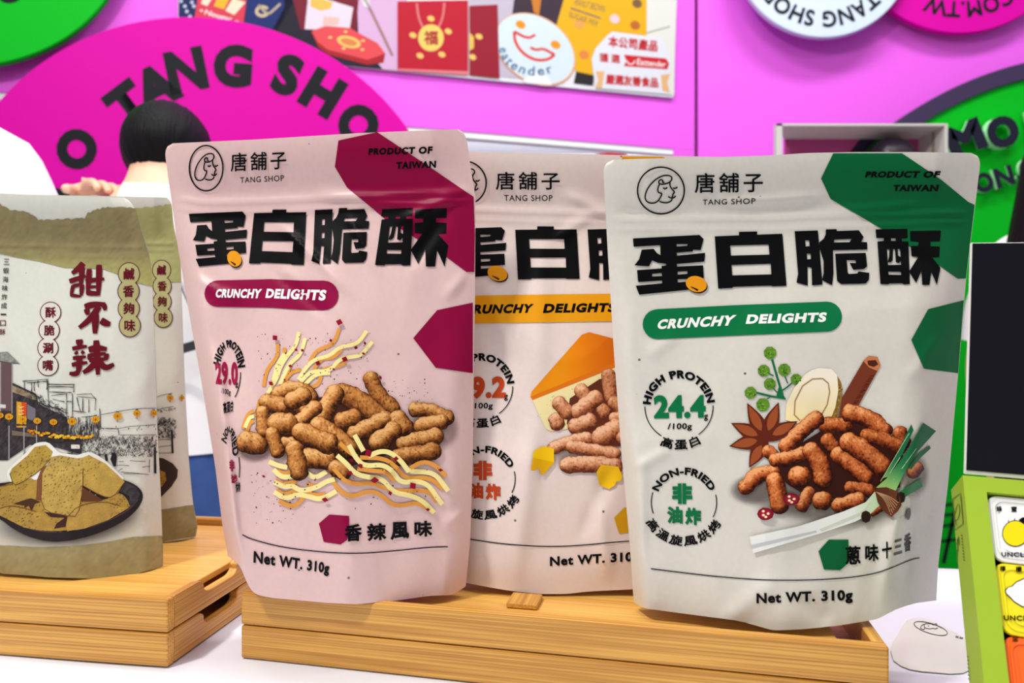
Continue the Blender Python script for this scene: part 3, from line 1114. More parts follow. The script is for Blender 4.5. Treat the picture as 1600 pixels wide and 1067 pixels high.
# printed picture: heap of puffs
PALG = [(36, 10, 4), (98, 36, 12), (156, 72, 30), (200, 110, 56), (236, 164, 106)]
ik = Ink(gp, 0.0003)
soft_shadow(ik, *G4((700, 620)), 150, 52, (120, 110, 100), 0.75, 0.1)
soft_shadow(ik, *G4((200, 580)), 42, 26, (110, 100, 95), 0.7)
soft_shadow(ik, *G4((1270, 480)), 28, 40, (130, 120, 110), 0.6)
ik.build('puff_heap_shading', groot, INK_SOFT)
ik = Ink(gp, 0.0008, 0.00004)
ik.poly(W_(G4, [(660, 180), (900, 120), (1150, 260), (1200, 350), (1180, 560), (1000, 620), (800, 640), (560, 620), (430, 540), (330, 450), (420, 330)]), (52, 20, 12))
ik.up()
pg = [([(1180, 200), (1200, 260)], 50), ([(1270, 460), (1290, 430)], 45), ([(690, 150), (810, 150)], 56), ([(850, 66), (960, 90), (1070, 180)], 60),
      ([(960, 215), (1080, 245), (1180, 290)], 50), ([(300, 322), (330, 340)], 44), ([(700, 250), (730, 290)], 52), ([(620, 105), (520, 185), (420, 290)], 54),
      ([(330, 460), (230, 470), (150, 560)], 52), ([(770, 345), (870, 420), (950, 490)], 56), ([(350, 378), (440, 370), (530, 335)], 48), ([(840, 262), (960, 330), (1060, 420)], 68),
      ([(850, 560), (985, 585)], 44), ([(345, 520), (375, 680)], 62), ([(500, 490), (520, 485)], 70), ([(570, 600), (530, 680)], 48), ([(590, 320), (650, 400), (668, 505)], 63),
      ([(655, 650), (670, 650)], 62), ([(770, 680), (900, 645)], 52), ([(1000, 725), (1050, 690)], 30)]
for i, (sp, r) in enumerate(pg):
    ik.puff(sp, r / 4.269, PALG, 10 + i, warp=G4, dark=0.8 if i in (0, 2, 4, 6, 12) else 1.0)
ik.build('puff_heap_picture', groot)
zt = 0.0019
ik = Ink(gp, zt)
wg = lambda p: (228, 228, 222)
ik.poly(W_(G4, [(175, 890), (500, 822), (800, 722), (950, 660), (1010, 590), (1085, 640), (980, 740), (880, 790), (640, 870), (200, 1000)]), (226, 226, 220),
        colfun=lambda p: (226 - max(0, p[0] - 1330) * .9, 226 - max(0, p[0] - 1330) * .35, 220 - max(0, p[0] - 1330) * 1.3))
ik.up()
ik.poly(W_(G4, [(185, 945), (620, 848), (625, 862), (190, 972)]), (188, 188, 190))
ik.poly(W_(G4, [(640, 842), (930, 720), (990, 650), (940, 740), (860, 775), (660, 855)]), (200, 204, 185))
gr = lambda p: tuple(np.clip(np.array((150, 185, 105)) * (1 - sstep(0, 75, (p[0] - 1372) * .8 + (760 - p[1]))) + np.array((24, 98, 58)) * sstep(0, 75, (p[0] - 1372) * .8 + (760 - p[1])), 0, 255))
ik.poly(W_(G4, [(1060, 500), (1130, 390), (1255, 138), (1270, 180), (1190, 350), (1100, 490)]), GREEN, colfun=gr)
ik.up()
ik.poly(W_(G4, [(1090, 500), (1220, 330), (1335, 130), (1420, 185), (1300, 320), (1200, 480), (1150, 585), (1020, 562)]), GREEN, colfun=gr)
ik.poly(W_(G4, [(1235, 430), (1310, 330), (1375, 280), (1385, 300), (1320, 360), (1255, 440)]), (30, 100, 62))
ik.poly(W_(G4, [(1170, 590), (1320, 500), (1330, 555), (1215, 625)]), (40, 120, 70))
for a, b in (((1050, 520), (1240, 200)), ((1110, 470), (1180, 360)), ((1130, 520), (1290, 300))):
    ik.stroke(W_(G4, [a, b]), 0.7, (190, 205, 180))
ik.up()
ik.poly(W_(G4, [(1010, 578), (1040, 562), (1090, 560), (1170, 590), (1190, 680), (1165, 720), (1120, 760), (1060, 710), (1030, 660)]), (92, 48, 28))
ik.up()
for k in range(6):
    a = (1020 + 6 * k, 590 + 2 * k); b = (1120 + 10 * k, 745 - 16 * k)
    ik.stroke(W_(G4, [a, ((a[0] + b[0]) / 2 + 14 - 2 * k, (a[1] + b[1]) / 2 - 20 + 2 * k), b]), 0.8, (190, 150, 110), smooth=2)
for x, y, r in ((952, 757, 36), (1185, 628, 34)):
    ik.poly(W_(G4, [(x + r * math.cos(i * .785) * (.9 + .1 * (i % 2)), y + 1.15 * r * math.sin(i * .785)) for i in range(8)]), (42, 24, 18))
ik.ellipse(*G4((1237, 738)), 3.4, 9.6, (74, 78, 66), 0.1)
for x, y in ((282, 738), (455, 640)):
    ik.poly(W_(G4, [(x + 56 * math.cos(i * .628), y + 45 * math.sin(i * .628) * (.92 + .08 * (i % 2))) for i in range(10)]), (120, 14, 34))
    z = ik.z; ik.up()
    ik.ellipse(*G4((x, y)), 42 / 4.27, 32 / 4.27, (150, 22, 46), n=18)
    ik.up()
    for dx, dy in ((-15, -18), (2, 20), (18, -2), (-14, 8)):
        ik.ellipse(*G4((x + dx, y + dy)), 2.4, 2.0, (245, 220, 170), n=8)
    ik.z = z
ik.build('leek_picture', groot)
F7 = win(1260, 820, 7.27)
ik = Ink(gp, 0.0003)
ik.poly(W_(F7, [(255, 168), (478, 168), (480, 430), (385, 515), (200, 508), (138, 300)]), (5, 92, 48))
ik.up(3)
for ch, q in (('蔥', [(445, 245), (615, 238), (618, 448), (445, 452)]), ('味', [(668, 228), (820, 214), (822, 408), (668, 422)]), ('十', [(858, 200), (970, 180), (972, 372), (858, 392)]),
              ('三', [(1000, 178), (1088, 150), (1088, 322), (996, 350)]), ('香', [(1113, 108), (1190, 86), (1190, 292), (1113, 312)])):
    ik.text(ch, W_(F7, q), BLACK if ch != '三' else (70, 72, 52), 0.03)
ik.build('flavour_lettering', groot)
ik = Ink(gp, 0.0003)
ik.stroke([(1017, 888.5), (1060, 894), (1130, 902), (1200, 906.5), (1260, 906.5), (1314, 904), (1360, 898), (1389, 889), (1425, 873.5), (1437, 871.5)], 1.7, (28, 28, 40), smooth=2)
ik.text('Net WT. 310g', W_(C4, [(572, 901), (913, 888), (914, 936), (572, 948)]), BLACK, 0.042, 1.12)
ik.build('net_weight_lettering', groot)

# ------------------------------------------------------------------ pink pouch
PINK_P = paper('pale_pink_film', (219, 185, 181))
pp = Pouch(
    left=[(222, 256.5), (250, 259), (315, 268), (374, 276), (472, 292.5), (538, 304), (592, 314), (732, 336.7), (826, 348), (862, 355), (875, 357)],
    right=[(203, 727.5), (262, 735.4), (308, 743), (485, 742), (547, 740.7), (705, 739), (840, 735), (916, 728), (930, 725)],
    top=[(0, 224.5), (0.3, 218), (0.64, 208), (0.82, 204.5), (1, 201.5)],
    bottom=[(0, 868), (0.05, 884), (0.08, 914), (0.11, 928), (0.18, 934), (0.42, 942), (0.54, 944), (0.72, 938), (0.845, 931), (0.95, 929.5), (1, 916)],
    seam=(0.592, 0.568, 0.610, 0.568), thick=(0.060, 0.057, 0.013), ul=0.062, ur=0.10, seed=7.7,
    gv=[(0, 0), (0.12, 0.03), (0.2, 0.15), (0.4, 0.5), (0.65, 0.88), (1, 1)], wr=1.7,
    folds=[(430, 345, 560, 470, 0.0026, 6), (480, 300, 640, 320, 0.0022, 8), (470, 440, 440, 420, 0.001, 6), (620, 350, 720, 300, 0.003, 9), (640, 420, 700, 330, -0.0025, 9),
           (300, 430, 380, 470, 0.0025, 9), (690, 470, 735, 420, 0.002, 8), (690, 820, 735, 790, 0.003, 8), (660, 760, 720, 860, -0.002, 10), (420, 420, 520, 500, -0.0018, 7),
           (340, 540, 352, 700, 0.004, 8), (350, 690, 372, 860, 0.005, 8), (540, 330, 600, 440, 0.002, 6)])
proot = thing('chip_pouch', P(560, 900, 0.56), 'pale pink stand-up pouch with crimson patches and noodle picture', 'pouch', 'protein crisp pouches')
build_pouch(pp, PINK_P, proot, back=0.010)
CRIM = (138, 4, 58)
B1 = win(240, 190, 3.048); B2 = win(240, 480, 2.223); B3 = win(370, 660, 4.571)
ik = Ink(pp, 0.0002)
ik.poly(W_(B1, [(880, 90), (1065, 50), (1300, 207), (1524, 358), (1530, 540), (1527, 716), (1490, 715), (1395, 645), (1110, 470), (920, 312), (863, 215)]), CRIM, step=5)
ik.build('flavour_patch', proot, label='crimson polygon patch')
ik = Ink(pp, 0.0002)
ik.poly(W_(B2, [(985, 10), (1109, -16), (1109, 229), (980, 210), (902, 107)]), CRIM)
ik.build('flavour_patch', proot, label='crimson polygon patch')
ik = Ink(pp, 0.0004)
logo(ik, B1((250, 222)), 26.2, 35.4, 2.0)
ik.text('唐舖子', W_(B1, [(366, 150), (632, 138), (631, 226), (367, 239)]), BLACK, 0.01, 1.3)
ik.text('TANG SHOP', W_(B1, [(412, 266), (620, 255), (621, 283), (413, 293)]), BLACK, 0.004, 1.12)
ik.build('brand_logo', proot)
ik = Ink(pp, 0.0005)
ik.text('PRODUCT OF', W_(B1, [(1026, 127), (1330, 118), (1326, 153), (1022, 159)]), BLACK, 0.055, 1.16)
ik.text('TAIWAN', W_(B1, [(1156, 193), (1346, 186), (1344, 220), (1154, 226)]), BLACK, 0.055, 1.16)
ik.build('origin_lettering', proot)
ik = Ink(pp, 0.00055)
tq = {'egg': [(295, 334), (384, 330.5), (386, 411), (309, 416.5)], 'white': [(397, 333), (478.5, 331.5), (474.5, 414), (389, 411.5)],
      'crisp': [(492, 328), (579.5, 326), (572, 411), (485.5, 410)], 'flaky': [(597, 327), (698, 325), (702, 416), (586, 414)]}
title(ik, tq)
bean(ik, lambda p, h=homography([(567, 560), (770, 560), (770, 725), (567, 725)], [(355, 392), (377.5, 391), (378, 418), (356, 418)]): h(p))
ik.build('title_lettering', proot)
ik = Ink(pp, 0.0003)
rounded_banner(ik, W_(B1, [(305, 756), (560, 750), (700, 757), (810, 757)]), W_(B1, [(305, 882), (560, 886), (700, 896), (810, 898)]), (140, 8, 62))
ik.up(3)
ik.text('CRUNCHY', W_(B1, [(300, 797), (516, 796), (506, 842), (293, 838)]), (240, 236, 236), 0.055, 1.12)
ik.text('DELIGHTS', W_(B1, [(540, 795), (826, 801), (816, 853), (532, 840)]), (240, 236, 236), 0.055, 1.12)
ik.build('name_banner', proot)
ik = Ink(pp, 0.0003)
c = B2((262, 222)); k = 1 / 2.223
ik.arc('HIGH PROTEIN', c[0], c[1], 30 * k, 82 * k, 27 * k, -76, 82, BLACK, 0.055, 1.15)
ik.text('29.0', W_(B2, [(212, 188), (292, 190), (292, 270), (216, 268)]), (150, 16, 62), 0.05, 1.08)
ik.text('g', W_(B2, [(284, 262), (293, 262), (293, 281), (284, 281)]), BLACK, 0.02)
ik.text('/100g', W_(B2, [(236, 280), (268, 286), (267, 310), (236, 303)]), BLACK, 0.02, 1.05)
ik.text('高蛋白', W_(B2, [(240, 330), (277, 322), (275, 362), (244, 372)]), BLACK, 0.03)
ik.ring(c[0], c[1], 40 * k, 104 * k, 1.4, BLACK, 2, 60, 20)
ik.build('protein_badge', proot)
ik = Ink(pp, 0.0003)
c = B2((262, 545))
ik.arc('NON-FRIED', c[0], c[1], 12 * k, 108 * k, 24 * k, -50, 76, BLACK, 0.045, 1.1)
ik.text('非', W_(B2, [(262, 530), (280, 530), (282, 570), (264, 570)]), (150, 16, 62), 0.05)
ik.text('油炸', W_(B2, [(268, 580), (290, 580), (291, 612), (270, 612)]), (150, 16, 62), 0.05)
ik.text('烘烤', W_(B2, [(284, 608), (300, 606), (301, 640), (287, 646)]), BLACK, 0.03)
ik.stroke(W_(B2, [(296, 520), (299, 555), (297, 592)]), 1.4, BLACK)
ik.build('cooking_badge', proot)
# noodles, puffs
U5 = win(370, 490, 5.617)
CRM = (243, 226, 150); ORG = (221, 150, 66)
ik = Ink(pp, 0.0003, 0.00004)
soft_shadow(ik, *B2((690, 470)), 150, 62, (140, 115, 110), 0.75, 0.0)
soft_shadow(ik, *B2((350, 500)), 32, 20, (140, 115, 110), 0.7)
soft_shadow(ik, *B2((1010, 420)), 26, 34, (150, 125, 120), 0.6)
ik.build('puff_heap_shading', proot, INK_SOFT)
ik = Ink(pp, 0.0004, 0.00003)
for pts in ([(360, 265), (360, 380), (260, 490), (235, 640)], [(420, 300), (415, 400), (330, 540), (290, 680)], [(900, 130), (850, 270), (700, 320), (640, 420)], [(920, 310), (850, 390), (740, 390), (670, 500)],
            [(960, 430), (870, 470), (770, 480), (640, 580)], [(740, 545), (720, 620), (640, 650)], [(560, 490), (480, 510), (420, 590)], [(150, 850), (95, 880), (50, 1010)], [(150, 940), (110, 960), (80, 1060)], [(200, 760), (180, 850), (170, 900)],
            [(480, 420), (450, 500), (400, 590)]):
    ik.stroke(W_(U5, pts), 5.6, ORG, smooth=2); ik.up(0.3)
ik.up()
for pts in ([(545, 160), (520, 280), (440, 370), (380, 470), (350, 570), (270, 700)], [(600, 215), (560, 360), (480, 420), (430, 500), (380, 620)], [(1140, 150), (1060, 270), (900, 290), (820, 370), (680, 400), (600, 480), (540, 580)],
            [(1190, 245), (1090, 370), (990, 380), (900, 400), (810, 510), (650, 500), (560, 600)], [(420, 350), (350, 450), (330, 560), (300, 640)], [(150, 900), (110, 910), (70, 1000)], [(820, 520), (690, 530), (600, 620)]):
    ik.stroke(W_(U5, pts), 6.0, CRM, smooth=2); ik.up(0.3)
ik.up()
for pts in ([(290, 345), (340, 370), (400, 345)], [(275, 415), (340, 442), (430, 420)], [(285, 485), (350, 520), (450, 465)], [(500, 440), (560, 460), (640, 430)], [(300, 560), (380, 600), (430, 590), (490, 520)], [(490, 490), (560, 522), (630, 510)],
            [(735, 145), (800, 210), (880, 250), (1060, 255), (1150, 330), (1200, 400), (1380, 390), (1470, 475)], [(690, 325), (760, 410), (850, 442), (960, 430), (1090, 480), (1180, 492), (1370, 480), (1430, 570)],
            [(670, 395), (740, 500), (830, 532), (930, 490), (1020, 505), (1110, 592), (1200, 592), (1290, 570), (1380, 625)], [(1240, 325), (1330, 275), (1420, 305), (1495, 385)], [(860, 330), (960, 345), (1060, 350), (1130, 420)]):
    ik.stroke(W_(B3, pts), 6.6, ORG, smooth=2); ik.up(0.3)
ik.up()
for pts in ([(262, 335), (310, 385), (370, 392), (430, 370)], [(265, 425), (340, 462), (400, 450), (450, 490), (560, 470), (640, 420), (700, 405)], [(265, 495), (350, 548), (430, 510), (520, 530), (600, 552), (710, 490)], [(230, 280), (300, 310), (360, 320)], [(500, 360), (560, 400), (640, 350)],
            [(840, 88), (905, 205)], [(940, 240), (1020, 205), (1090, 210), (1160, 260), (1230, 352), (1340, 350), (1420, 370), (1480, 450), (1510, 490)], [(800, 160), (860, 270), (920, 312), (1040, 300), (1110, 345), (1170, 432), (1290, 418), (1370, 445), (1440, 550), (1470, 585)],
            [(715, 235), (780, 290), (850, 370), (950, 392), (1040, 400), (1120, 502), (1240, 520), (1330, 560), (1410, 645)]):
    ik.stroke(W_(B3, pts), 7.6, CRM, smooth=2); ik.up(0.3)
znoodle = ik.z
noodle_lower = ik
ik.build('noodle_picture', proot)
PALP = [(38, 16, 6), (100, 52, 18), (156, 94, 42), (196, 132, 68), (230, 176, 112)]
ik = Ink(pp, znoodle + 0.0001, 0.00004)
ik.poly(W_(B2, [(440, 340), (640, 300), (800, 370), (900, 400), (980, 470), (820, 510), (660, 560), (520, 560), (470, 470), (410, 430)]), (60, 30, 18))
ik.up()
pk = [([(755, 250), (780, 305), (830, 350)], 28), ([(435, 300), (480, 278), (530, 290), (545, 315)], 27), ([(910, 355), (975, 358), (1020, 385)], 26), ([(395, 330), (445, 345)], 31), ([(500, 345), (530, 360)], 22), ([(660, 300), (720, 330), (790, 385)], 38),
      ([(482, 325), (520, 308)], 31), ([(930, 412), (1000, 398)], 28), ([(580, 385), (630, 300)], 32), ([(660, 395), (692, 385)], 34), ([(378, 365), (382, 430)], 25), ([(870, 472), (980, 448)], 29), ([(850, 522), (970, 500)], 31),
      ([(500, 405), (560, 350)], 27), ([(700, 440), (805, 388)], 30), ([(430, 405), (465, 405)], 38), ([(455, 470), (480, 470)], 20), ([(850, 390), (868, 415)], 34), ([(780, 470), (830, 430)], 34), ([(575, 412), (630, 450), (680, 490)], 34),
      ([(540, 525), (600, 530)], 35), ([(412, 440), (430, 500)], 26), ([(515, 435), (605, 472)], 37), ([(490, 495), (505, 570)], 33), ([(325, 468), (360, 478)], 38), ([(635, 560), (660, 570)], 30)]
for i, (sp, r) in enumerate(pk):
    ik.puff(sp, r / 2.223, PALP, 40 + i, warp=B2, dark=0.82 if i in (0, 4, 5, 9, 12) else 1.0)
ik.build('puff_heap_picture', proot)
zt = ik.z + 0.0001
ik = Ink(pp, zt, 0.00003)
for pts in ([(735, 145), (800, 210), (860, 245)], [(690, 325), (760, 410), (820, 435)], [(860, 330), (960, 345), (1060, 350)], [(1240, 325), (1330, 275), (1420, 305), (1495, 385)], [(880, 250), (1060, 255), (1150, 330)]):
    ik.stroke(W_(B3, pts), 6.6, ORG, smooth=2)
ik.up()
for pts in ([(840, 88), (905, 205)], [(940, 240), (1020, 205), (1090, 210), (1160, 260), (1230, 352)], [(800, 160), (860, 270), (920, 312), (1040, 300), (1110, 345)], [(715, 235), (780, 290), (850, 370), (950, 392)]):
    ik.stroke(W_(B3, pts), 7.6, CRM, smooth=2)
ik.up()
rn = random.Random(21)
DK = ((50, 36, 32), (70, 52, 44), (40, 30, 28))
RD = ((140, 16, 40), (120, 10, 40))
specks(ik, rn, 90, *[f for f in (U5((180, 0))[0], U5((1180, 0))[0])], U5((0, 170))[1], U5((0, 620))[1], 0.5, 1.6, DK)
specks(ik, rn, 46, B2((810, 0))[0], B2((975, 0))[0], B2((0, 250))[1], B2((0, 335))[1], 0.4, 1.6, DK)
specks(ik, rn, 60, B3((100, 0))[0], B3((420, 0))[0], B3((0, 350))[1], B3((0, 730))[1], 0.4, 1.8, DK)
specks(ik, rn, 60, B3((300, 0))[0], B3((1480, 0))[0], B3((0, 230))[1], B3((0, 620))[1], 0.5, 2.0, DK)
for w, x, y, s in ((U5, 335, 212, 22), (U5, 900, 75, 24), (U5, 520, 318, 14), (U5, 575, 322, 13), (U5, 300, 612, 20), (U5, 470, 460, 16), (U5, 712, 435, 18), (U5, 825, 235, 12), (U5, 1125, 260, 15), (U5, 1045, 298, 14), (U5, 1112, 350, 15), (U5, 948, 400, 22), (U5, 850, 488, 11), (U5, 420, 580, 9), (U5, 1260, 560, 18), (U5, 1145, 615, 12),
                   (B3, 940, 218, 24), (B3, 885, 310, 16), (B3, 810, 362, 16), (B3, 985, 412, 24), (B3, 1258, 452, 22), (B3, 1095, 505, 14), (B3, 1138, 258, 14), (B3, 630, 552, 19), (B3, 1455, 340, 14), (B3, 1365, 622, 12), (B3, 192, 385, 12), (B3, 820, 270, 12)):
    s *= 1.35; a = rn.uniform(0, 1.5); ex = rn.uniform(.55, 1)
    q = []
    for i in range(4):
        px, py = s * math.cos(i * 1.57), s * ex * math.sin(i * 1.57)
        q.append((x + px * math.cos(a) - py * math.sin(a), y + px * math.sin(a) + py * math.cos(a)))
    ik.add(W_(w, q), [(0, 1, 2, 3)], rn.choice(RD))
ik.build('seasoning_picture', proot)
ik = Ink(pp, 0.0003)
ik.poly(W_(B3, [(660, 658), (803, 668), (803, 800), (785, 842), (740, 872), (620, 853), (586, 722)]), CRIM)
ik.up(3)
for ch, q in (('香', [(770, 732), (892, 722), (892, 846), (775, 852)]), ('辣', [(930, 724), (1066, 718), (1068, 838), (932, 848)]), ('風', [(1100, 714), (1228, 708), (1232, 826), (1098, 840)]), ('味', [(1268, 706), (1393, 700), (1396, 812), (1268, 820)])):
    ik.text(ch, W_(B3, q), BLACK, 0.035)
ik.build('flavour_lettering', proot)
ik = Ink(pp, 0.0003)
ik.stroke(W_(B2, [(308, 790), (340, 806), (450, 835), (600, 852), (720, 856), (850, 845), (950, 834), (1022, 832)]), 1.7, (28, 24, 40), smooth=2)
ik.text('Net WT. 310g', W_(B2, [(348, 846), (611, 889), (608, 935), (346, 899)]), BLACK, 0.042, 1.12)
ik.build('net_weight_lettering', proot)

# ------------------------------------------------------------------ orange pouch
PEACH_P = paper('pale_peach_film', (226, 208, 200))
op = Pouch(
    left=[(235, 636), (500, 640), (900, 654)],
    right=[(243, 1192), (500, 1188), (920, 1165)],
    top=[(0, 235), (0.18, 237), (0.42, 239.6), (0.61, 242.5), (0.72, 243), (1, 247)],
    bottom=[(0, 893), (0.15, 911), (0.21, 917), (0.28, 923), (0.37, 928), (0.45, 928), (0.52, 924), (0.64, 921), (0.85, 914), (1, 895)],
    seam=(0.612, 0.608, 0.618, 0.612), thick=(0.044, 0.046, 0.044), ul=0.30, ur=0.3, seed=12.4,
    gv=[(0, 0), (0.12, 0.02), (0.2, 0.12), (0.4, 0.45), (0.7, 0.85), (1, 1)], wr=1.4,
    folds=[(838, 630, 800, 930, 0.0045, 14), (850, 340, 840, 620, 0.0028, 12), (930, 760, 950, 910, 0.0035, 10), (880, 300, 960, 340, 0.0028, 8), (760, 440, 800, 560, 0.002, 9), (905, 850, 960, 720, -0.003, 10), (860, 380, 930, 330, 0.002, 7)])
oroot = thing('chip_pouch', P(880, 900, 0.6), 'peach white stand-up pouch with orange banner and cheese picture, behind the pink one', 'pouch', 'protein crisp pouches')
build_pouch(op, PEACH_P, oroot, back=0.010)
D5 = win(700, 220, 2.806); D6 = win(700, 580, 2.806); D8 = win(820, 510, 4.27)
ik = Ink(op, 0.0002)
ik.poly([(972, 244.5), (1036, 245), (1110, 295), (1150, 330), (1150, 420), (1090, 400), (1000, 330), (968, 280)], (222, 150, 16))
ik.build('flavour_patch', oroot, label='orange polygon patch')
ik = Ink(op, 0.0002)
ik.poly(W_(D6, [(728, 642), (772, 598), (830, 600), (840, 700), (750, 712)]), (206, 150, 20))
ik.build('flavour_patch', oroot, label='orange polygon patch')
ik = Ink(op, 0.0004)
logo(ik, (725.5, 286), 34.2, 34.2, 2.1)
ik.text('唐舖子', W_(D5, [(210, 136), (490, 136), (490, 215), (210, 215)]), BLACK, 0.012, 1.3)
ik.text('TANG SHOP', W_(D5, [(246, 238), (458, 238), (458, 264), (246, 264)]), BLACK, 0.006, 1.12)
ik.build('brand_logo', oroot)
ik = Ink(op, 0.00055)
title(ik, {'egg': [(688, 358), (789, 355), (791, 430), (692, 437)], 'white': [(805, 359), (901, 358.3), (905.6, 435.6), (809.4, 436.7)], 'crisp': [(918, 358.5), (1024, 357), (1026, 435), (919, 435.6)],
           'flaky': [(1036, 357), (1130, 357), (1130, 436), (1042, 436)]})
bean(ik, lambda p, h=homography([(567, 560), (770, 560), (770, 725), (567, 725)], [(762, 415), (793, 415), (794, 441), (763, 440)]): h(p))
ik.build('title_lettering', oroot)
ik = Ink(op, 0.0003)
rounded_banner(ik, [(690, 463), (820, 460.5), (1020, 458)], [(690, 506), (820, 504), (1020, 501)], (226, 152, 18))
ik.up(3)
ik.text('CRUNCHY', W_(D5, [(72, 719), (375, 714), (362, 754), (62, 760)]), BLACK, 0.055, 1.16)
ik.text('DELIGHTS', W_(D5, [(425, 714), (738, 710), (728, 750), (416, 755)]), BLACK, 0.055, 1.14)
ik.build('name_banner', oroot)
badges(oroot, op, scaled(0, 0, 5.613, 398, 590, 751, 605, 0.94), scaled(0, 0, 6.667, 525, 500, 757, 748, 0.94), '29.2', (186, 66, 26))
ik = Ink(op, 0.0003)
ik.poly(W_(D8, [(45, 435), (380, 55), (430, 38), (580, 78), (680, 90), (700, 200), (597, 240), (38, 468)]), (226, 138, 14), colfun=lambda p: (228 - max(0, p[0] - 900) * .35, 140 - max(0, p[0] - 880) * .5, 14))
ik.poly(W_(D8, [(38, 468), (597, 236), (700, 200), (700, 235), (597, 274), (52, 492)]), (214, 112, 22))
ik.poly(W_(D8, [(52, 492), (597, 276), (720, 235), (720, 520), (300, 680), (180, 700), (140, 682)]), (232, 216, 158))
rn = random.Random(3)
ik.up()
for _ in range(26):
    t = rn.random(); x = 70 + 400 * t; y = 500 - 150 * t + rn.uniform(5, 120)
    ik.ellipse(*D8((x, y)), rn.uniform(.4, .9), rn.uniform(.4, .8), (176, 160, 95), n=7)
ik.build('cheese_picture', oroot)
ik = Ink(op, 0.00035)
soft_shadow(ik, *D8((420, 880)), 62, 28, (140, 118, 110), 0.7, 0.05)
ik.build('puff_heap_shading', oroot, INK_SOFT)
PALO = [(84, 36, 20), (140, 76, 44), (184, 116, 76), (212, 148, 106), (238, 188, 150)]
ik = Ink(op, 0.0006, 0.00004)
ik.poly(W_(D8, [(300, 480), (500, 350), (620, 350), (680, 800), (400, 800), (280, 650)]), (92, 44, 28))
ik.up()
po = [([(560, 330), (575, 460)], 50), ([(380, 430), (400, 460)], 52), ([(210, 625), (215, 645)], 52), ([(230, 515), (280, 570)], 50), ([(520, 555), (530, 570)], 46), ([(600, 510), (640, 540)], 50), ([(360, 565), (470, 480)], 56), ([(340, 665), (430, 635)], 56),
      ([(600, 610), (650, 620)], 42), ([(190, 812), (330, 755), (420, 745)], 42), ([(505, 740), (610, 680)], 64), ([(660, 740), (680, 760)], 50), ([(315, 800), (440, 822), (600, 850)], 43), ([(285, 925), (440, 915), (600, 935)], 56)]
for i, (sp, r) in enumerate(po):
    ik.puff(sp, r / 4.27, PALO, 80 + i, warp=D8, dark=0.8 if i in (0, 4, 5) else 1.0)
ik.build('puff_heap_picture', oroot)
zc = ik.z + 0.0001
ik = Ink(op, zc)
ik.poly(W_(D8, [(60, 830), (125, 798), (195, 815), (195, 910), (122, 990), (105, 985), (102, 955), (85, 945), (70, 962), (42, 960)]), (238, 190, 16))
ik.up()
ik.poly(W_(D8, [(55, 875), (195, 905), (122, 990), (105, 985), (102, 955), (85, 945), (70, 962), (42, 960)]), (222, 168, 10))
ik.build('cheese_cube_picture', oroot)
ik = Ink(op, zc)
ik.poly(W_(D8, [(478, 970), (512, 920), (625, 937), (652, 1000), (640, 1030), (610, 1035), (600, 1062), (560, 1085), (500, 1060)]), (232, 184, 20))
ik.build('cheese_cube_picture', oroot)
ik = Ink(op, 0.0003)
ik.stroke(W_(D6, [(60, 730), (100, 737), (200, 752), (300, 762), (400, 768), (500, 768), (600, 762), (700, 752), (800, 744), (900, 736)]), 1.7, (28, 24, 40), smooth=2)
ik.text('Net WT. 310g', W_(D6, [(447, 813), (839, 790), (839, 843), (447, 866)]), BLACK, 0.042, 1.12)
ik.build('net_weight_lettering', oroot)
# ------------------------------------------------------------------ beige pouches on the left trays
BEIGE_P = paper('pale_celadon_film', (208, 208, 196))
OLIVE = (146, 138, 98)
WINE = (92, 18, 30)
def tint(c, k):
    return tuple(min(255, v * k) for v in c)
ap = Pouch(
    left=[(300, -62), (600, -58), (900, -30)],
    right=[(309, 200.7), (321, 208.7), (355, 219.8), (401, 234), (446, 238), (576, 243.5), (655, 245.3), (783, 251.7), (879, 254.9), (900, 254)],
    top=[(0, 300), (0.5, 305), (1, 309)],
    bottom=[(0, 884), (0.12, 896), (0.4, 902), (0.65, 904), (0.85, 897), (1, 885)],
    seam=(0.640, 0.646, 0.640, 0.646), thick=(0.02, 0.036, 0.012), ul=0.08, ur=0.12, seed=21.0,
    gv=[(0, 0), (0.12, 0.02), (0.22, 0.2), (0.45, 0.6), (0.75, 0.92), (1, 1)], wr=0.7)
bp_ = Pouch(
    left=[(300, 30), (600, 30), (900, 52)],
    right=[(309, 267.6), (352, 271), (401, 282), (458, 283.5), (600, 288.5), (713, 294.7), (783, 301), (824, 309), (841, 306)],
    top=[(0, 304), (0.5, 306), (1, 308.5)],
    bottom=[(0, 838), (0.2, 846), (0.6, 850), (0.82, 847), (0.95, 842), (1, 838)],
    seam=(0.735, 0.74, 0.735, 0.74), thick=(0.02, 0.026, 0.012), ul=0.08, ur=0.12, seed=25.0,
    gv=[(0, 0), (0.12, 0.02), (0.22, 0.2), (0.45, 0.6), (0.75, 0.92), (1, 1)], wr=0.7)

def jagged(pts, amp, rnd, step=4):
    out = []
    for i in range(len(pts) - 1):
        a, b = pts[i], pts[i + 1]
        k = max(1, int(math.hypot(b[0] - a[0], b[1] - a[1]) / step))
        for j in range(k):
            t = j / k
            out.append((a[0] + (b[0] - a[0]) * t, a[1] + (b[1] - a[1]) * t + rnd.uniform(-amp, amp)))
    out.append(pts[-1])
    return out

def chain(ink, pts, r, fill, chars, size, sq=1.0):
    for x, y in pts:
        ink.ellipse(x, y, r * sq + 0.7, r + 0.7, WINE, n=30)
    ink.up(4)
    for x, y in pts:
        ink.ellipse(x, y, r * sq - 0.7, r - 0.7, fill, n=30)
    ink.up(4)
    for (x, y), ch in zip(pts, chars):
        s = size / 2
        ink.text(ch, [(x - s * sq, y - s), (x + s * sq, y - s - .3), (x + s * sq, y + s), (x - s * sq, y + s)], WINE, 0.028)

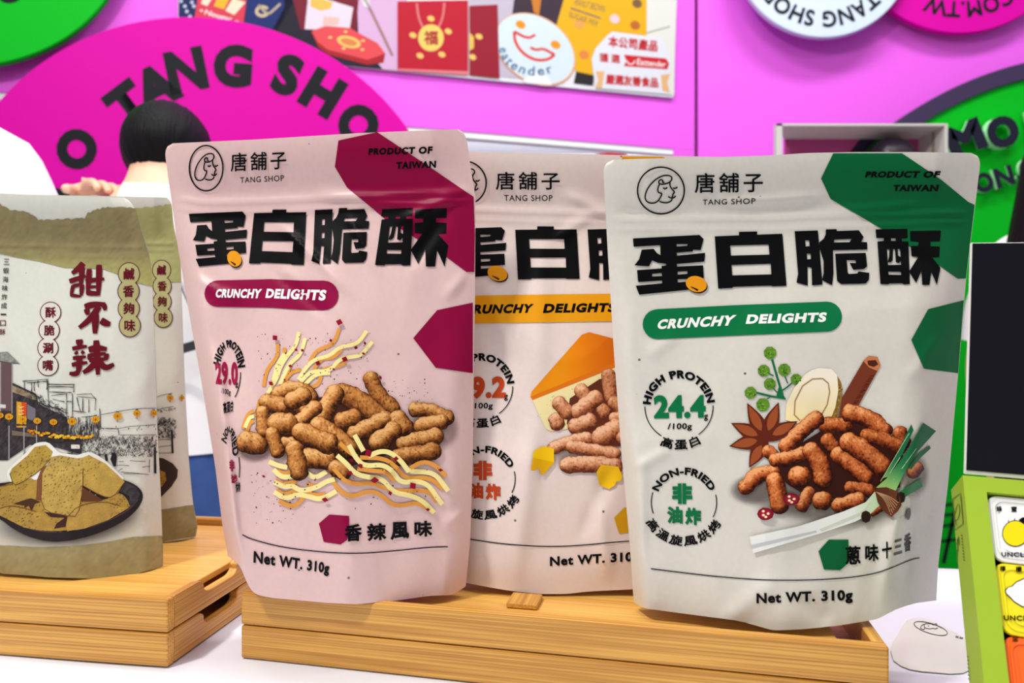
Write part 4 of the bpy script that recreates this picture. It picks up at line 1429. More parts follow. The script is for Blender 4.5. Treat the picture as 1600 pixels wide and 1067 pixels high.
def mottled(base, scale=7.0, amp=0.10, seed=0.0, tilt=0.0):
    def f(p):
        n = noise.noise((p[0] / scale, p[1] / scale, seed)) + 0.6 * noise.noise((p[0] / (scale * 4), p[1] / (scale * 4), seed + 3))
        k = 1 + amp * n
        return tuple(max(0, min(255, c * k)) for c in base)
    return f

def lantern(ink, x, y, s):
    ink.ellipse(x, y, s, s * 0.78, (206, 156, 30), n=14)
    ink.add([(x - s * .35, y - s * .8), (x + s * .35, y - s * .8), (x + s * .3, y - s * 1.05), (x - s * .3, y - s * 1.05)], [(0, 1, 2, 3)], (96, 56, 24))
    ink.up()
    for k in (-.45, 0, .45):
        ink.stroke([(x + s * k, y - s * .68 * math.sqrt(1 - k * k)), (x + s * k * 1.2, y), (x + s * k, y + s * .68 * math.sqrt(1 - k * k))], 0.7, (160, 96, 24))
    ink.ellipse(x, y + s * .05, s * .3, s * .3, (170, 80, 30), n=9)
    ink.stroke([(x, y + s * .75), (x, y + s * 1.3)], 1.2, (180, 60, 30))

aroot = thing('fish_cake_pouch', P(110, 890, 0.63), 'beige stand-up pouch with dark red calligraphy, old street drawing and fish cake plate', 'pouch', 'beige snack pouches')
build_pouch(ap, BEIGE_P, aroot, back=0.014)
rn = random.Random(14)
ik = Ink(ap, 0.0002)
top = jagged([(-55, 322), (0, 319), (15, 328), (40, 331), (60, 343), (90, 343), (132, 341), (137, 333), (160, 325), (190, 323), (212, 326)], 1.6, rn)
bot = [(238.3, 447), (215, 442), (200, 437), (180, 427), (160, 420), (130, 419), (100, 418), (60, 408), (25, 402), (0, 396), (-55, 390)]
ik.poly(top + [(219.5, 355), (226, 378), (233.5, 401), (236, 425)] + bot, OLIVE, colfun=lambda p: mottled(tuple(np.array((136, 126, 88)) + np.array((28, 34, 8)) * sstep(380, 445, p[1])), 5, 0.09)(p), step=5)
ik.build('ink_wash_hills', aroot)
ik = Ink(ap, 0.0002)
ik.poly([(-32, 852)] + jagged([(0, 852), (64, 855), (127, 852), (166, 847), (207, 839), (254, 837)], 0.3, rn) + [(254.5, 879), (253.5, 886), (206, 898), (146, 904), (75, 902), (0, 894.5), (-30, 885)], OLIVE, colfun=mottled((156, 148, 108), 4, 0.09, 2), step=5)
ik.build('ink_wash_field', aroot)
Q4 = win(90, 400, 5.337)
ik = Ink(ap, 0.0004, 0.00002)
fat = lambda t: 0.75 + 0.45 * math.sin(math.pi * min(1, t + .15))
for pts, w in (([(215, 58), (180, 100), (120, 145)], 44), ([(98, 212), (160, 190), (235, 166)], 36), ([(205, 85), (200, 160), (192, 252)], 40), ([(128, 245), (112, 330)], 28), ([(125, 252), (208, 232)], 26), ([(204, 235), (196, 330)], 34), ([(105, 325), (195, 336)], 24),
               ([(232, 212), (300, 200), (388, 190)], 34), ([(264, 108), (258, 200), (250, 315)], 40), ([(346, 72), (345, 180), (338, 322)], 44), ([(262, 258), (338, 254)], 22), ([(240, 306), (355, 316)], 36),
               ([(225, 424), (300, 402), (398, 402)], 44), ([(385, 400), (398, 452)], 36), ([(345, 420), (280, 520), (180, 598)], 46), ([(316, 480), (314, 560), (311, 646)], 50), ([(360, 535), (400, 560), (440, 568)], 50), ([(240, 440), (252, 490)], 40),
               ([(180, 695), (184, 750)], 50), ([(122, 772), (185, 760), (245, 752)], 30), ([(148, 798), (166, 818)], 30), ([(218, 792), (200, 816)], 28), ([(126, 852), (236, 840)], 28), ([(118, 908), (180, 895), (248, 888)], 32), ([(182, 845), (180, 930), (165, 985)], 42), ([(178, 970), (140, 985), (98, 978)], 36),
               ([(258, 782), (330, 764), (410, 776)], 46), ([(322, 702), (330, 840), (336, 990)], 46), ([(270, 815), (264, 868)], 34), ([(268, 828), (402, 812)], 30), ([(408, 812), (402, 868)], 38), ([(262, 870), (408, 858)], 32), ([(318, 885), (270, 940), (212, 972)], 44), ([(345, 880), (400, 940), (470, 902)], 44)):
    ik.stroke(W_(Q4, pts), w / 5.337, (96, 16, 28), smooth=2, taper=fat)
ik.build('title_calligraphy', aroot)
ik = Ink(ap, 0.0003)
chain(ik, [(201.5, 428), (200.8, 455), (201.2, 482), (202.8, 508.7)], 17.6, (172, 166, 116), '鹹香夠味', 18, 0.95)
ik.build('flavour_bubbles', aroot)
ik = Ink(ap, 0.0003)
chain(ik, [(79, 488), (76.8, 516), (74.9, 543.8), (74.9, 570.9)], 16, (206, 202, 192), '酥脆涮嘴', 16.5)
ik.build('crisp_bubbles', aroot)
ik = Ink(ap, 0.0003)
for i, ch in enumerate('三蝦海味炸成一口酥'):
    y = 409 + i * 13.7; x = 10 - 0.8 * i
    h = 1.2 if ch == '一' else 4.6
    ik.text(ch, [(x - 4.4, y - h), (x + 4.4, y - h), (x + 4.4, y + h), (x - 4.4, y + h)], WINE if i > 6 else (50, 45, 45), 0.01)
ik.build('side_caption', aroot)
# old street, partly drawn in line
V5 = win(0, 530, 5.335)
def street(surf, root, w, clip, z):
    ik = Ink(surf, z, 0.00003)
    dk = (52, 48, 52)
    if clip == 0:
        ik.poly(W_(w, [(-260, 130), (0, 110), (60, 105), (165, 205), (100, 200), (100, 360), (300, 455), (320, 540), (560, 655), (560, 790), (680, 840), (680, 960), (460, 900), (250, 880), (60, 1010), (-260, 1010)]), dk, colfun=mottled((56, 50, 52), 3, 0.5, 4), step=3)
        ik.up()
        ik.poly(W_(w, [(-260, 190), (0, 185), (95, 195), (98, 600), (-260, 560)]), (98, 76, 78))
        ik.poly(W_(w, [(0, 112), (60, 108), (160, 200), (95, 195), (0, 180)]), (132, 134, 126), colfun=mottled((132, 134, 126), 2, 0.3, 5), step=3)
        ik.poly(W_(w, [(105, 385), (300, 470), (300, 510), (105, 440)]), (138, 122, 96), colfun=mottled((138, 122, 96), 2, 0.35, 6), step=3)
        ik.poly(W_(w, [(225, 540), (295, 580), (295, 690), (225, 660)]), (112, 104, 112))
        ik.poly(W_(w, [(100, 760), (300, 790), (300, 815), (100, 800)]), (112, 98, 84))
        ik.up()
        ik.poly(W_(w, [(138, 518), (222, 530), (218, 735), (138, 735)]), (204, 150, 40))
        ik.up()
        ik.poly(W_(w, [(178, 525), (222, 532), (219, 640), (190, 640)]), (200, 70, 30))
        for yy in (550, 580, 610):
            ik.stroke(W_(w, [(158, yy), (158, yy + 20), (200, yy + 12)]), .9, (240, 215, 180))
        for xx in (75, 200, 305):
            ik.stroke(W_(w, [(xx, 720), (xx, 1000)]), 1.8, (150, 146, 142))
        for xx, yy in ((5, 190), (100, 200)):
            ik.stroke(W_(w, [(xx, yy), (xx, 620)]), .7, (200, 195, 190))
        ik.poly(W_(w, [(-20, 540), (48, 545), (48, 575), (-20, 570)]), (200, 196, 190))
    rnd = random.Random(31 + clip)
    def line(*pts, wd=0.75):
        ik.stroke(W_(w, pts), wd, dk)
    def wob(a, b, wd=0.75, n=2):
        for _ in range(n):
            j = lambda: rnd.uniform(-4, 4)
            ik.stroke(W_(w, [(a[0] + j(), a[1] + j()), ((a[0] + b[0]) / 2 + j(), (a[1] + b[1]) / 2 + j()), (b[0] + j(), b[1] + j())]), wd, dk)
    ik.up()
    if clip == 0:
        for a, b in (((190, 350), (400, 335)), ((220, 365), (395, 350)), ((390, 335), (390, 420)), ((200, 355), (210, 440)), ((400, 375), (620, 378)), ((400, 395), (610, 400)), ((615, 380), (615, 440)), ((400, 340), (405, 560)), ((410, 440), (600, 445)), ((430, 470), (560, 455)),
                     ((555, 455), (555, 640)), ((605, 450), (605, 640)), ((640, 460), (760, 455)), ((650, 480), (800, 490)), ((760, 455), (805, 500)), ((690, 490), (690, 600)), ((740, 500), (740, 610)), ((640, 480), (670, 600)), ((610, 600), (720, 610)), ((555, 520), (605, 520)), ((800, 500), (790, 590)),
                     ((830, 580), (835, 740)), ((680, 650), (790, 640)), ((420, 560), (540, 600)), ((310, 520), (420, 570)), ((320, 545), (540, 640)), ((840, 740), (980, 750)), ((985, 745), (990, 800)), ((260, 365), (262, 430)), ((285, 360), (285, 430)), ((318, 340), (318, 400)), ((440, 500), (540, 520))):
            wob(a, b)
        for _ in range(130):
            x = rnd.uniform(560, 830); y = rnd.uniform(640, 800)
            wob((x, y), (x + rnd.uniform(-3, 3), y + rnd.uniform(30, 90)), 0.8, 1)
        for _ in range(150):
            x = rnd.uniform(230, 560); y = 440 + (x - 230) * .55 + rnd.uniform(-30, 60)
            wob((x, y), (x + rnd.uniform(-8, 40), y + rnd.uniform(-10, 30)), 0.8, 1)
        for pts in ([(840, 630), (1000, 600), (1140, 578), (1300, 575)], [(980, 745), (1100, 725), (1300, 712)], [(1000, 798), (1140, 800), (1300, 795)]):
            ik.stroke(W_(w, pts), 0.8, dk, smooth=1)
    x0, x1 = (560, 1302) if clip == 0 else (1308, 1460)
    oy = 0 if clip == 0 else -150
    for _ in range(760 if clip == 0 else 220):
        x = rnd.uniform(x0, x1)
        y = rnd.uniform(800, 965) + oy
        a = rnd.uniform(0, 3.14); L = rnd.uniform(6, 22)
        ik.stroke(W_(w, [(x, y), (x + L * math.cos(a), y + L * math.sin(a) * .8), (x + L * rnd.uniform(-.6, .6), y + L)]), 0.7, dk)
    for _ in range(26):
        x = rnd.uniform(x0, x1); y = rnd.uniform(715, 745) + oy
        line((x, y), (x + rnd.uniform(-6, 6), y + rnd.uniform(5, 22)))
    for a, b in (((990, 1020), (1030, 1015)), ((1080, 1015), (1220, 1018)), ((970, 1050), (1080, 1052)), ((1190, 1065), (1250, 1062)), ((1010, 1110), (1240, 1125)), ((1030, 1120), (1180, 1118)), ((1250, 1000), (1245, 1110)), ((985, 1100), (1020, 1075)), ((1310, 985), (1440, 975)), ((1310, 1040), (1440, 1035)), ((1310, 930), (1420, 925))):
        if (clip == 0) == (a[0] < 1300):
            wob((a[0], a[1] + oy * .6), (b[0], b[1] + oy * .6), 0.8, 1)
    if clip == 0:
        for q in ([(935, 950), (960, 940), (975, 980), (965, 1060), (945, 1060), (920, 1000)], [(870, 960), (890, 955), (900, 1010), (880, 1020)], [(1285, 900), (1300, 900), (1305, 1120), (1285, 1115)]):
            ik.poly(W_(w, q), (36, 34, 38))
        ik.poly(W_(w, [(592, 878), (665, 878), (665, 912), (592, 912)]), (214, 210, 202))
    else:
        ik.poly(W_(w, [(1425, 760), (1440, 760), (1448, 950), (1430, 950)]), (36, 34, 38))
        for pts in ([(1308, 480), (1360, 462), (1440, 450)], [(1308, 590), (1380, 570), (1450, 560)]):
            ik.stroke(W_(w, pts), 0.8, dk, smooth=1)
    ik.build('street_drawing', root)
    ik = Ink(surf, z + 0.0004, 0.00004)
    L = [(0, 635, 30), (75, 645, 34), (190, 665, 34), (310, 680, 32), (445, 690, 32), (600, 685, 38), (797, 668, 36), (980, 640, 38), (1142, 618, 34), (1283, 615, 30)] if clip == 0 else [(1418, 487, 30), (1516, 487, 22)]
    for x, y, s in L:
        lantern(ik, *w((x, y)), s / 5.335)
    if clip == 0:
        for i in range(46):
            t = i / 45
            x = 240 + 530 * t; y = 765 + 50 * math.sin(t * 2.2) + rnd.uniform(-14, 14)
            px = w((x, y))
            ik.ellipse(px[0], px[1], rnd.uniform(1.6, 3.2), rnd.uniform(1.4, 2.6), rnd.choice(((206, 156, 30), (180, 110, 30), (220, 180, 50))), n=9)
    ik.build('lantern_picture', root)
street(ap, aroot, V5, 0, 0.0003)
H6 = win(0, 670, 5.335)
CHIP = [(88, 58, 16), (140, 100, 28), (176, 134, 46), (196, 158, 72)]
def chipcol(base, seed):
    def f(p):
        n = noise.noise((p[0] / 2.2, p[1] / 2.2, seed)) * .5 + noise.noise((p[0] / 14, p[1] / 14, seed + 2)) * .5
        k = 1 + 0.22 * n
        if noise.noise((p[0] / 1.7, p[1] / 1.7, seed + 9)) > 0.43:
            k *= 0.45
        return tuple(max(0, min(255, c * k)) for c in base)
    return f
ik = Ink(ap, 0.0003)
soft_shadow(ik, *H6((560, 760)), 132, 48, (110, 108, 104), 0.8, -0.08)
ik.build('plate_shading', aroot, INK_SOFT)
ik = Ink(ap, 0.0009, 0.00003)
ik.poly(W_(H6, [(60, 400), (58, 365), (85, 315), (210, 208), (275, 128), (330, 110), (400, 108), (452, 155), (490, 200), (560, 208), (640, 220), (700, 200), (745, 190), (800, 212), (880, 262), (950, 330), (1055, 432), (900, 560), (300, 600), (110, 480)]), (224, 222, 214), smooth=1)
ik.up()
ik.poly(W_(H6, [(-330, 560), (-250, 690), (-100, 730), (0, 745), (100, 830), (250, 905), (420, 945), (600, 932), (800, 880), (1000, 792), (1130, 692), (1190, 600), (1192, 530), (1140, 470), (1040, 425), (900, 410), (0, 430)]), (40, 34, 36), step=9, smooth=2)
ik.up()
ik.stroke(W_(H6, [(-330, 640), (0, 712), (150, 800), (350, 862), (600, 856), (850, 790), (1060, 690), (1150, 590)]), 1.4, (86, 66, 72), smooth=2)
ik.poly(W_(H6, [(1045, 440), (1140, 490), (1168, 545), (1120, 640), (1080, 660), (1080, 560), (1000, 520)]), (58, 56, 60), colfun=mottled((58, 56, 60), 2, .35, 3), step=3)
ik.up()
ik.poly(W_(H6, [(-300, 560), (-150, 500), (0, 480), (120, 440), (310, 400), (350, 600), (700, 600), (900, 590), (1000, 530), (1060, 580), (1085, 650), (900, 760), (700, 830), (430, 858), (200, 822), (0, 700), (-200, 660)]), CHIP[2], colfun=chipcol((164, 132, 60), 1), step=1.7, smooth=1)
ik.up()
for q, s, c in (([(80, 370), (100, 330), (230, 220), (290, 150), (380, 135), (440, 190), (420, 245), (330, 350), (150, 465), (110, 460)], 3, (172, 142, 62)), ([(420, 235), (500, 220), (640, 245), (690, 240), (690, 330), (380, 330)], 7, (174, 146, 78)),
                ([(690, 240), (740, 218), (880, 290), (1040, 440), (985, 530), (940, 575), (850, 560), (690, 472)], 4, (180, 150, 74)), ([(120, 560), (310, 420), (330, 500), (330, 590), (240, 580), (130, 615)], 8, (166, 134, 62)),
                ([(-60, 690), (60, 640), (180, 655), (300, 690), (360, 700), (470, 790), (440, 852), (330, 846), (200, 822), (80, 762)], 11, (170, 138, 66)), ([(560, 735), (650, 640), (860, 600), (1000, 640), (1078, 655), (900, 760), (700, 832), (560, 852), (548, 800)], 12, (176, 144, 72)),
                ([(860, 600), (990, 535), (1050, 575), (1085, 648), (1010, 650)], 13, (168, 136, 64))):
    ik.poly(W_(H6, q), c, colfun=chipcol(c, s), step=1.7); ik.up()
ik.poly(W_(H6, [(345, 330), (390, 300), (350, 480), (345, 600), (300, 590), (310, 420)]), (120, 76, 48))
ik.poly(W_(H6, [(688, 485), (855, 590), (850, 602), (680, 608)]), (96, 60, 40))
ik.poly(W_(H6, [(110, 625), (200, 595), (260, 578), (340, 610), (290, 625), (262, 690), (240, 640), (200, 660), (205, 640)]), (70, 44, 26))
ik.up()
ik.poly(W_(H6, [(350, 380), (385, 318), (480, 305), (690, 312), (690, 500), (650, 728), (560, 722), (380, 690), (345, 600)]), (186, 146, 66), colfun=chipcol((182, 152, 78), 5), step=1.7)
ik.poly(W_(H6, [(375, 695), (470, 700), (562, 732), (548, 815), (450, 832), (470, 790), (540, 740), (420, 735)]), (64, 36, 34))
ik.up(2)
for pts in ([(80, 372), (108, 458), (150, 466), (330, 352), (420, 248)], [(690, 472), (850, 562), (940, 577), (1040, 442)], [(345, 600), (380, 690), (560, 724), (650, 730), (690, 500), (692, 330)], [(-60, 688), (60, 640), (180, 655), (300, 690)], [(560, 735), (650, 640), (860, 602), (1000, 642)], [(350, 380), (345, 600)], [(0, 480), (110, 455)]):
    ik.stroke(W_(H6, pts), 1.1, (104, 66, 34), smooth=1)
ik.build('fish_cake_picture', aroot)

broot = thing('fish_cake_pouch', P(180, 845, 0.73), 'beige stand-up pouch half hidden behind the front one, greener at its top', 'pouch', 'beige snack pouches')
build_pouch(bp_, BEIGE_P, broot, back=0.012)
ik = Ink(bp_, 0.0002)
ik.poly(jagged([(36, 325), (120, 330), (200, 327), (222, 325), (245, 322), (268, 318)], 1.6, rn) + [(271, 352), (281.5, 401), (282.8, 430), (283, 440), (240, 442), (120, 420), (36, 400)], OLIVE, colfun=mottled((166, 168, 112), 5, .08, 1), step=5)
ik.build('ink_wash_hills', broot)
ik = Ink(bp_, 0.0002)
ik.poly([(48, 790), (150, 796), (256, 796), (290, 790), (302, 789), (307, 815), (308, 824), (305, 838), (256, 846), (150, 848), (50, 837)], OLIVE, colfun=mottled((140, 130, 92), 4, .09, 5), step=5)
ik.build('ink_wash_field', broot)
ik = Ink(bp_, 0.0003)
chain(ik, [(252.5, 422), (253.3, 447), (253.3, 471), (255, 496)], 15.6, (176, 174, 122), '鹹香夠味', 15.5, 0.92)
ik.build('flavour_bubbles', broot)
street(bp_, broot, V5, 1, 0.0003)
ik = Ink(bp_, 0.0003)
ik.poly([(180, 716), (230, 712), (255, 716), (270, 724), (278, 734), (277, 746), (268, 760), (252, 776), (225, 790), (190, 790)], (58, 46, 42))
ik.up()
ik.poly([(190, 740), (240, 730), (258, 738), (260, 750), (250, 764), (225, 778), (190, 780)], CHIP[2], colfun=chipcol((160, 120, 44), 2), step=1.7)
ik.build('fish_cake_picture', broot)

# ------------------------------------------------------------------ white sample packet on the cloth
PK = plain('milky_packet_film', (218, 218, 204), 0.28, 0.5, noise_amt=0.03, noise_scale=30)
class Packet:
    cx, cy = 1462, 1008
    def d(self, x, y):
        k = min(1, math.hypot((x - self.cx) / 64, (y - self.cy) / 44))
        return 0.535 + (1052 - y) / 86 * 0.085 - 0.010 * (1 - k * k) - 0.0014 * noise.noise((x / 16, y / 14, 1))
    def pt(self, x, y, e=0.0):
        return CAM + ray(x, y) * (self.d(x, y) - e)
    def normal(self, x, y):
        return Pouch.normal(self, x, y)
pk_ = Packet()
oroot2 = thing('sample_packet', P(1450, 1040, 0.56), 'small white sealed packet with a line drawn face lying beside the right tray', 'packet')
outl = [(1392, 1015), (1395, 1003), (1403, 990), (1410, 978), (1417, 969), (1428, 965), (1444, 966), (1458, 971), (1475, 979), (1495, 989), (1512, 999), (1520, 1020), (1518, 1046), (1505, 1053), (1485, 1054), (1460, 1052), (1440, 1050), (1422, 1047), (1407, 1041), (1396, 1031)]
def packet_mesh():
    V = []; FS = []
    n = len(outl); m = 9
    for j in range(m + 1):
        k = j / m
        for x, y in outl:
            V.append(pk_.pt(1462 + (x - 1462) * k, 1008 + (y - 1008) * k))
    V = [Vector((v.x, v.y, max(v.z, TT + 0.0007))) for v in V]
    for j in range(m):
        for i in range(n):
            i2 = (i + 1) % n
            FS.append((j * n + i, (j + 1) * n + i, (j + 1) * n + i2, j * n + i2))
    base = len(V)
    for dz in (1, 0):                 # sealed edge standing on the cloth
        for x, y in outl:
            p = pk_.pt(x, y)
            V.append(Vector((p.x, p.y, max(p.z, TT + 0.0007) if dz else TT + 0.0002)))
    for i in range(n):
        i2 = (i + 1) % n
        FS.append((base + i, base + n + i, base + n + i2, base + i2))
    bm = bmesh.new()
    vs = [bm.verts.new(v) for v in V]
    for f in FS:
        bm.faces.new([vs[i] for i in f])
    bmesh.ops.remove_doubles(bm, verts=vs[:n], dist=1e-6)
    o = from_bm('packet_film', bm, PK, oroot2, True)
    o['label'] = 'milky white film'
packet_mesh()
K6 = win(1380, 860, 5.157)
ik = Ink(pk_, 0.0004)
ik.ellipse(*K6((383, 628)), 0.1, 0.1, BLACK)
pts = [(383 + 135 * math.cos(i * .2618) , 628 + 42 * math.sin(i * .2618) + 0.28 * 135 * math.cos(i * .2618)) for i in range(24)]
ik.stroke(W_(K6, pts), 1.1, (40, 36, 40), closed=True)
for q in ([(300, 625), (310, 600), (340, 590), (380, 588), (405, 600)], [(405, 600), (430, 585), (432, 600)], [(330, 600), (335, 625), (380, 632), (400, 625), (420, 632), (440, 622)], [(340, 575), (348, 582)], [(300, 625), (325, 640), (335, 625)], [(360, 605), (370, 610)]):
    ik.stroke(W_(K6, q), 1.0, (40, 36, 40), smooth=1)
ik.build('face_logo', oroot2)
ik = Ink(pk_, 0.0004)
ik.text('唐舖', W_(K6, [(585, 684), (645, 700), (640, 716), (580, 698)]), (60, 56, 60), 0.01, 1.2)
ik.build('packet_lettering', oroot2)

# ------------------------------------------------------------------ green gift box with jelly cups
RV = Vector((0.946, -0.324, -0.036)).normalized()
DV = Vector((-0.188, -0.452, -0.872)); DV = (DV - RV * DV.dot(RV)).normalized()
TV = RV.cross(DV).normalized()
BF = P(1504, 742.5, 0.46)
BM = Matrix(((RV.x, DV.x, TV.x, BF.x), (RV.y, DV.y, TV.y, BF.y), (RV.z, DV.z, TV.z, BF.z), (0, 0, 0, 1)))
LIME = plain('lime_card', (150, 178, 36), 0.45, 0.4, noise_amt=0.02, noise_scale=60)
LINE = plain('dark_box_lining', (13, 11, 22), 0.6, 0.15)
WCARD = plain('white_card_edge', (225, 222, 215), 0.6)
GW, GH, GD = 0.156, 0.168, 0.030
ground_gap = BF.z + DV.z * GH + TV.z * GD - TT
GH += (ground_gap + RV.z * GW) / -DV.z - 0.0006
groot2 = thing('gift_box', BF + DV * GH + TV * GD, 'open lime green gift box with raised black lined lid, holding jelly cups', 'box')
def loc_mesh(name, bm, mat, parent, smooth=False):
    bm.transform(BM)
    return from_bm(name, bm, mat, parent, smooth)
bm = bmesh.new()
a0, a1, b0, b1 = 0.0125, GW - 0.0125, 0.0098, GH - 0.0098
for A0, A1, B0_, B1_ in ((0, a0, 0, GH), (a1, GW, 0, GH), (a0, a1, 0, b0), (a0, a1, b1, GH)):
    bm_box(bm, A0, A1, B0_, B1_, 0, GD)
bmesh.ops.remove_doubles(bm, verts=bm.verts, dist=1e-6)
loc_mesh('box_frame', bm, LIME, groot2)
bm = bmesh.new(); bm_box(bm, a0, a1, b0, b1, GD - 0.002, GD - 0.0005); loc_mesh('box_lining', bm, LINE, groot2)
# lid standing up from the back of the top edge
UP = Vector((0.0076, 0.0051, 0.1517)).normalized()
UP = (UP - RV * UP.dot(RV)).normalized()
LN = UP.cross(RV).normalized()
if LN.y < 0: LN = -LN
L0 = P(1507.5, 741.0, 0.4635)
LM = Matrix(((RV.x, LN.x, UP.x, L0.x), (RV.y, LN.y, UP.y, L0.y), (RV.z, LN.z, UP.z, L0.z), (0, 0, 0, 1)))
LH = 0.1523
bm = bmesh.new(); bm_box(bm, 0, GW, 0.0006, 0.0036, 0, LH, 0.0004); bm.transform(LM); lid = from_bm('lid', bm, WCARD, groot2)
bm = bmesh.new(); bm_box(bm, 0.0009, GW - 0.0009, 0, 0.0007, 0.0028, LH - 0.0005); bm.transform(LM)
o = from_bm('lid_lining', bm, LINE, lid); o['label'] = 'matt black lid lining'
side = Plane(BF, -RV)
ik = Ink(side, 0.0004)
K9 = win(1360, 700, 2.908)
ik.stroke(W_(K9, [(376, 232), (412, 205), (424, 345), (386, 372)]), 1.0, (70, 92, 16), closed=True)
for q in ([(386, 300), (394, 265), (404, 250), (410, 285), (402, 320), (390, 330)], [(380, 270), (386, 330), (395, 350)], [(394, 440), (400, 400), (408, 440)], [(392, 470), (402, 462)], [(396, 520), (398, 460), (404, 400)]):
    ik.stroke(W_(K9, q), 0.9, (70, 92, 16), smooth=1)
for i in range(9):
    ik.stroke(W_(K9, [(414 + i * 1.4, 395 + i * 14), (420 + i * 1.5, 400 + i * 14)]), 1.4, (60, 80, 14))
for i in range(7):
    ik.stroke(W_(K9, [(443 + i * .8, 945 + i * 17), (449 + i * .8, 951 + i * 17)]), 1.4, (60, 80, 14))
ik.build('side_print', groot2)

class BoxFace(Plane):
    pass
def jelly_cup(a, b, s, lidcol, label):
    """square portion cup lying lid outwards in the box"""
    root = thing('jelly_cup', BM @ Vector((a + s / 2, b + s / 2, 0.02)), label, 'jelly cup', 'jelly cups in the gift box')
    def rr(half, r, c, n=6):
        out = []
        for sx, sy, t0 in ((1, 1, 0), (-1, 1, 90), (-1, -1, 180), (1, -1, 270)):
            for i in range(n + 1):
                t = math.radians(t0 + 90 * i / n)
                out.append((a + s / 2 + sx * (half - r) + r * math.cos(t), b + s / 2 + sy * (half - r) + r * math.sin(t), c))
        return out
    def loft(name, rings, mat, capb=True, capt=True):
        bm = bmesh.new()
        R = [[bm.verts.new(p) for p in q] for q in rings]
        n = len(R[0])
        for j in range(len(R) - 1):
            for i in range(n):
                bm.faces.new((R[j][i], R[j][(i + 1) % n], R[j + 1][(i + 1) % n], R[j + 1][i]))
        if capt: bm.faces.new(R[0])
        if capb: bm.faces.new(R[-1])
        return loc_mesh(name, bm, mat, root)
    h = s / 2
    film = plain('cup_lid_film', lidcol, 0.22, 0.6)
    cup = plain('cup_plastic', (205, 205, 205), 0.3)
    loft('cup_body', [rr(h - 0.003, 0.006, 0.006), rr(h - 0.006, 0.006, 0.024)], cup)
    loft('lid_film', [rr(h - 0.0062, 0.004, 0.0028), rr(h - 0.0064, 0.004, 0.0036), rr(h - 0.0042, 0.005, 0.0038), rr(h - 0.0038, 0.005, 0.0029), rr(h - 0.0026, 0.006, 0.0029), rr(h - 0.0022, 0.006, 0.0036), rr(h - 0.0004, 0.006, 0.0037), rr(h, 0.006, 0.0046), rr(h, 0.006, 0.0060)], film)
    return root
def ab(x, y, c=0.004):
    r = ray(x, y); n = TV; p0 = BF + TV * c - CAM
    q = CAM + r * (n.dot(p0) / n.dot(r)) - BF
    return q.dot(RV), q.dot(DV)
face = Plane(BF + TV * 0.0027, TV)
CS = 0.0418
ca, cb = ab(1535.5, 771)
ca = max(ca, a0 + 0.0006); cb = max(cb, b0 + 0.0006)
c1 = jelly_cup(ca, cb, CS, (232, 230, 228), 'white lidded jelly cup at the top of the lime green box')
c2 = jelly_cup(ca, cb + CS + 0.0006, CS, (232, 216, 10), 'yellow lidded jelly cup in the lime green box')
c3 = jelly_cup(ca, cb + 2 * CS + 0.0012, CS, (240, 96, 10), 'orange lidded jelly cup lowest in view in the lime green box')
X5 = win(1480, 730, 3.167)
def cupprint(root, top, fruit, big):
    ik = Ink(face, 0.0003)
    for ch, q in top:
        ik.text(ch, W_(X5, q), BLACK, 0.03)
    ik.build('flavour_lettering', root)
    if fruit:
        ik = Ink(face, 0.0003)
        fruit(ik)
        ik.build('fruit_picture', root)
    if big:
        ik = Ink(face, 0.0003)
        ik.text('UNCLE', W_(X5, big), BLACK, 0.035, 1.15)
        ik.build('name_lettering', root)
def honey(ik):
    ik.ellipse(*X5((336, 328)), 20.5, 20.5, BLACK); ik.up()
    ik.ellipse(*X5((336, 328)), 19.3, 19.3, (226, 208, 20)); ik.up()
    ik.poly(W_(X5, [(352, 262), (372, 248), (410, 252), (430, 300), (392, 286)]), BLACK)
    ik.stroke(W_(X5, [(300, 272), (304, 262)]), 1, BLACK); ik.stroke(W_(X5, [(330, 264), (334, 254)]), 1, BLACK)
def lemon(ik):
    L = [(284, 610), (296, 594), (318, 588), (340, 566), (380, 548), (430, 545), (480, 570), (500, 620), (480, 680), (430, 700), (370, 692), (330, 668), (305, 640), (288, 625)]
    c = (390, 622)
    ik.poly(W_(X5, L), BLACK); ik.up()
    ik.poly(W_(X5, [(c[0] + (x - c[0]) * .95, c[1] + (y - c[1]) * .93) for x, y in L]), (232, 232, 232))
    ik.up()
    for x, y in ((338, 640), (345, 634), (342, 648), (350, 644)):
        ik.ellipse(*X5((x, y)), .5, .5, BLACK, n=6)
cupprint(c1, [('蜂', [(242, 192), (270, 192), (270, 220), (242, 220)]), ('蜜', [(316, 194), (344, 194), (344, 222), (316, 222)])], honey, [(266, 420), (404, 422), (404, 446), (268, 442)])
cupprint(c2, [('檸', [(260, 488), (288, 488), (288, 516), (260, 516)]), ('檬', [(338, 490), (368, 490), (368, 520), (338, 520)])], lemon, [(278, 732), (420, 735), (420, 762), (280, 757)])
cupprint(c3, [('金', [(320, 834), (352, 834), (352, 862), (320, 862)])], None, None)

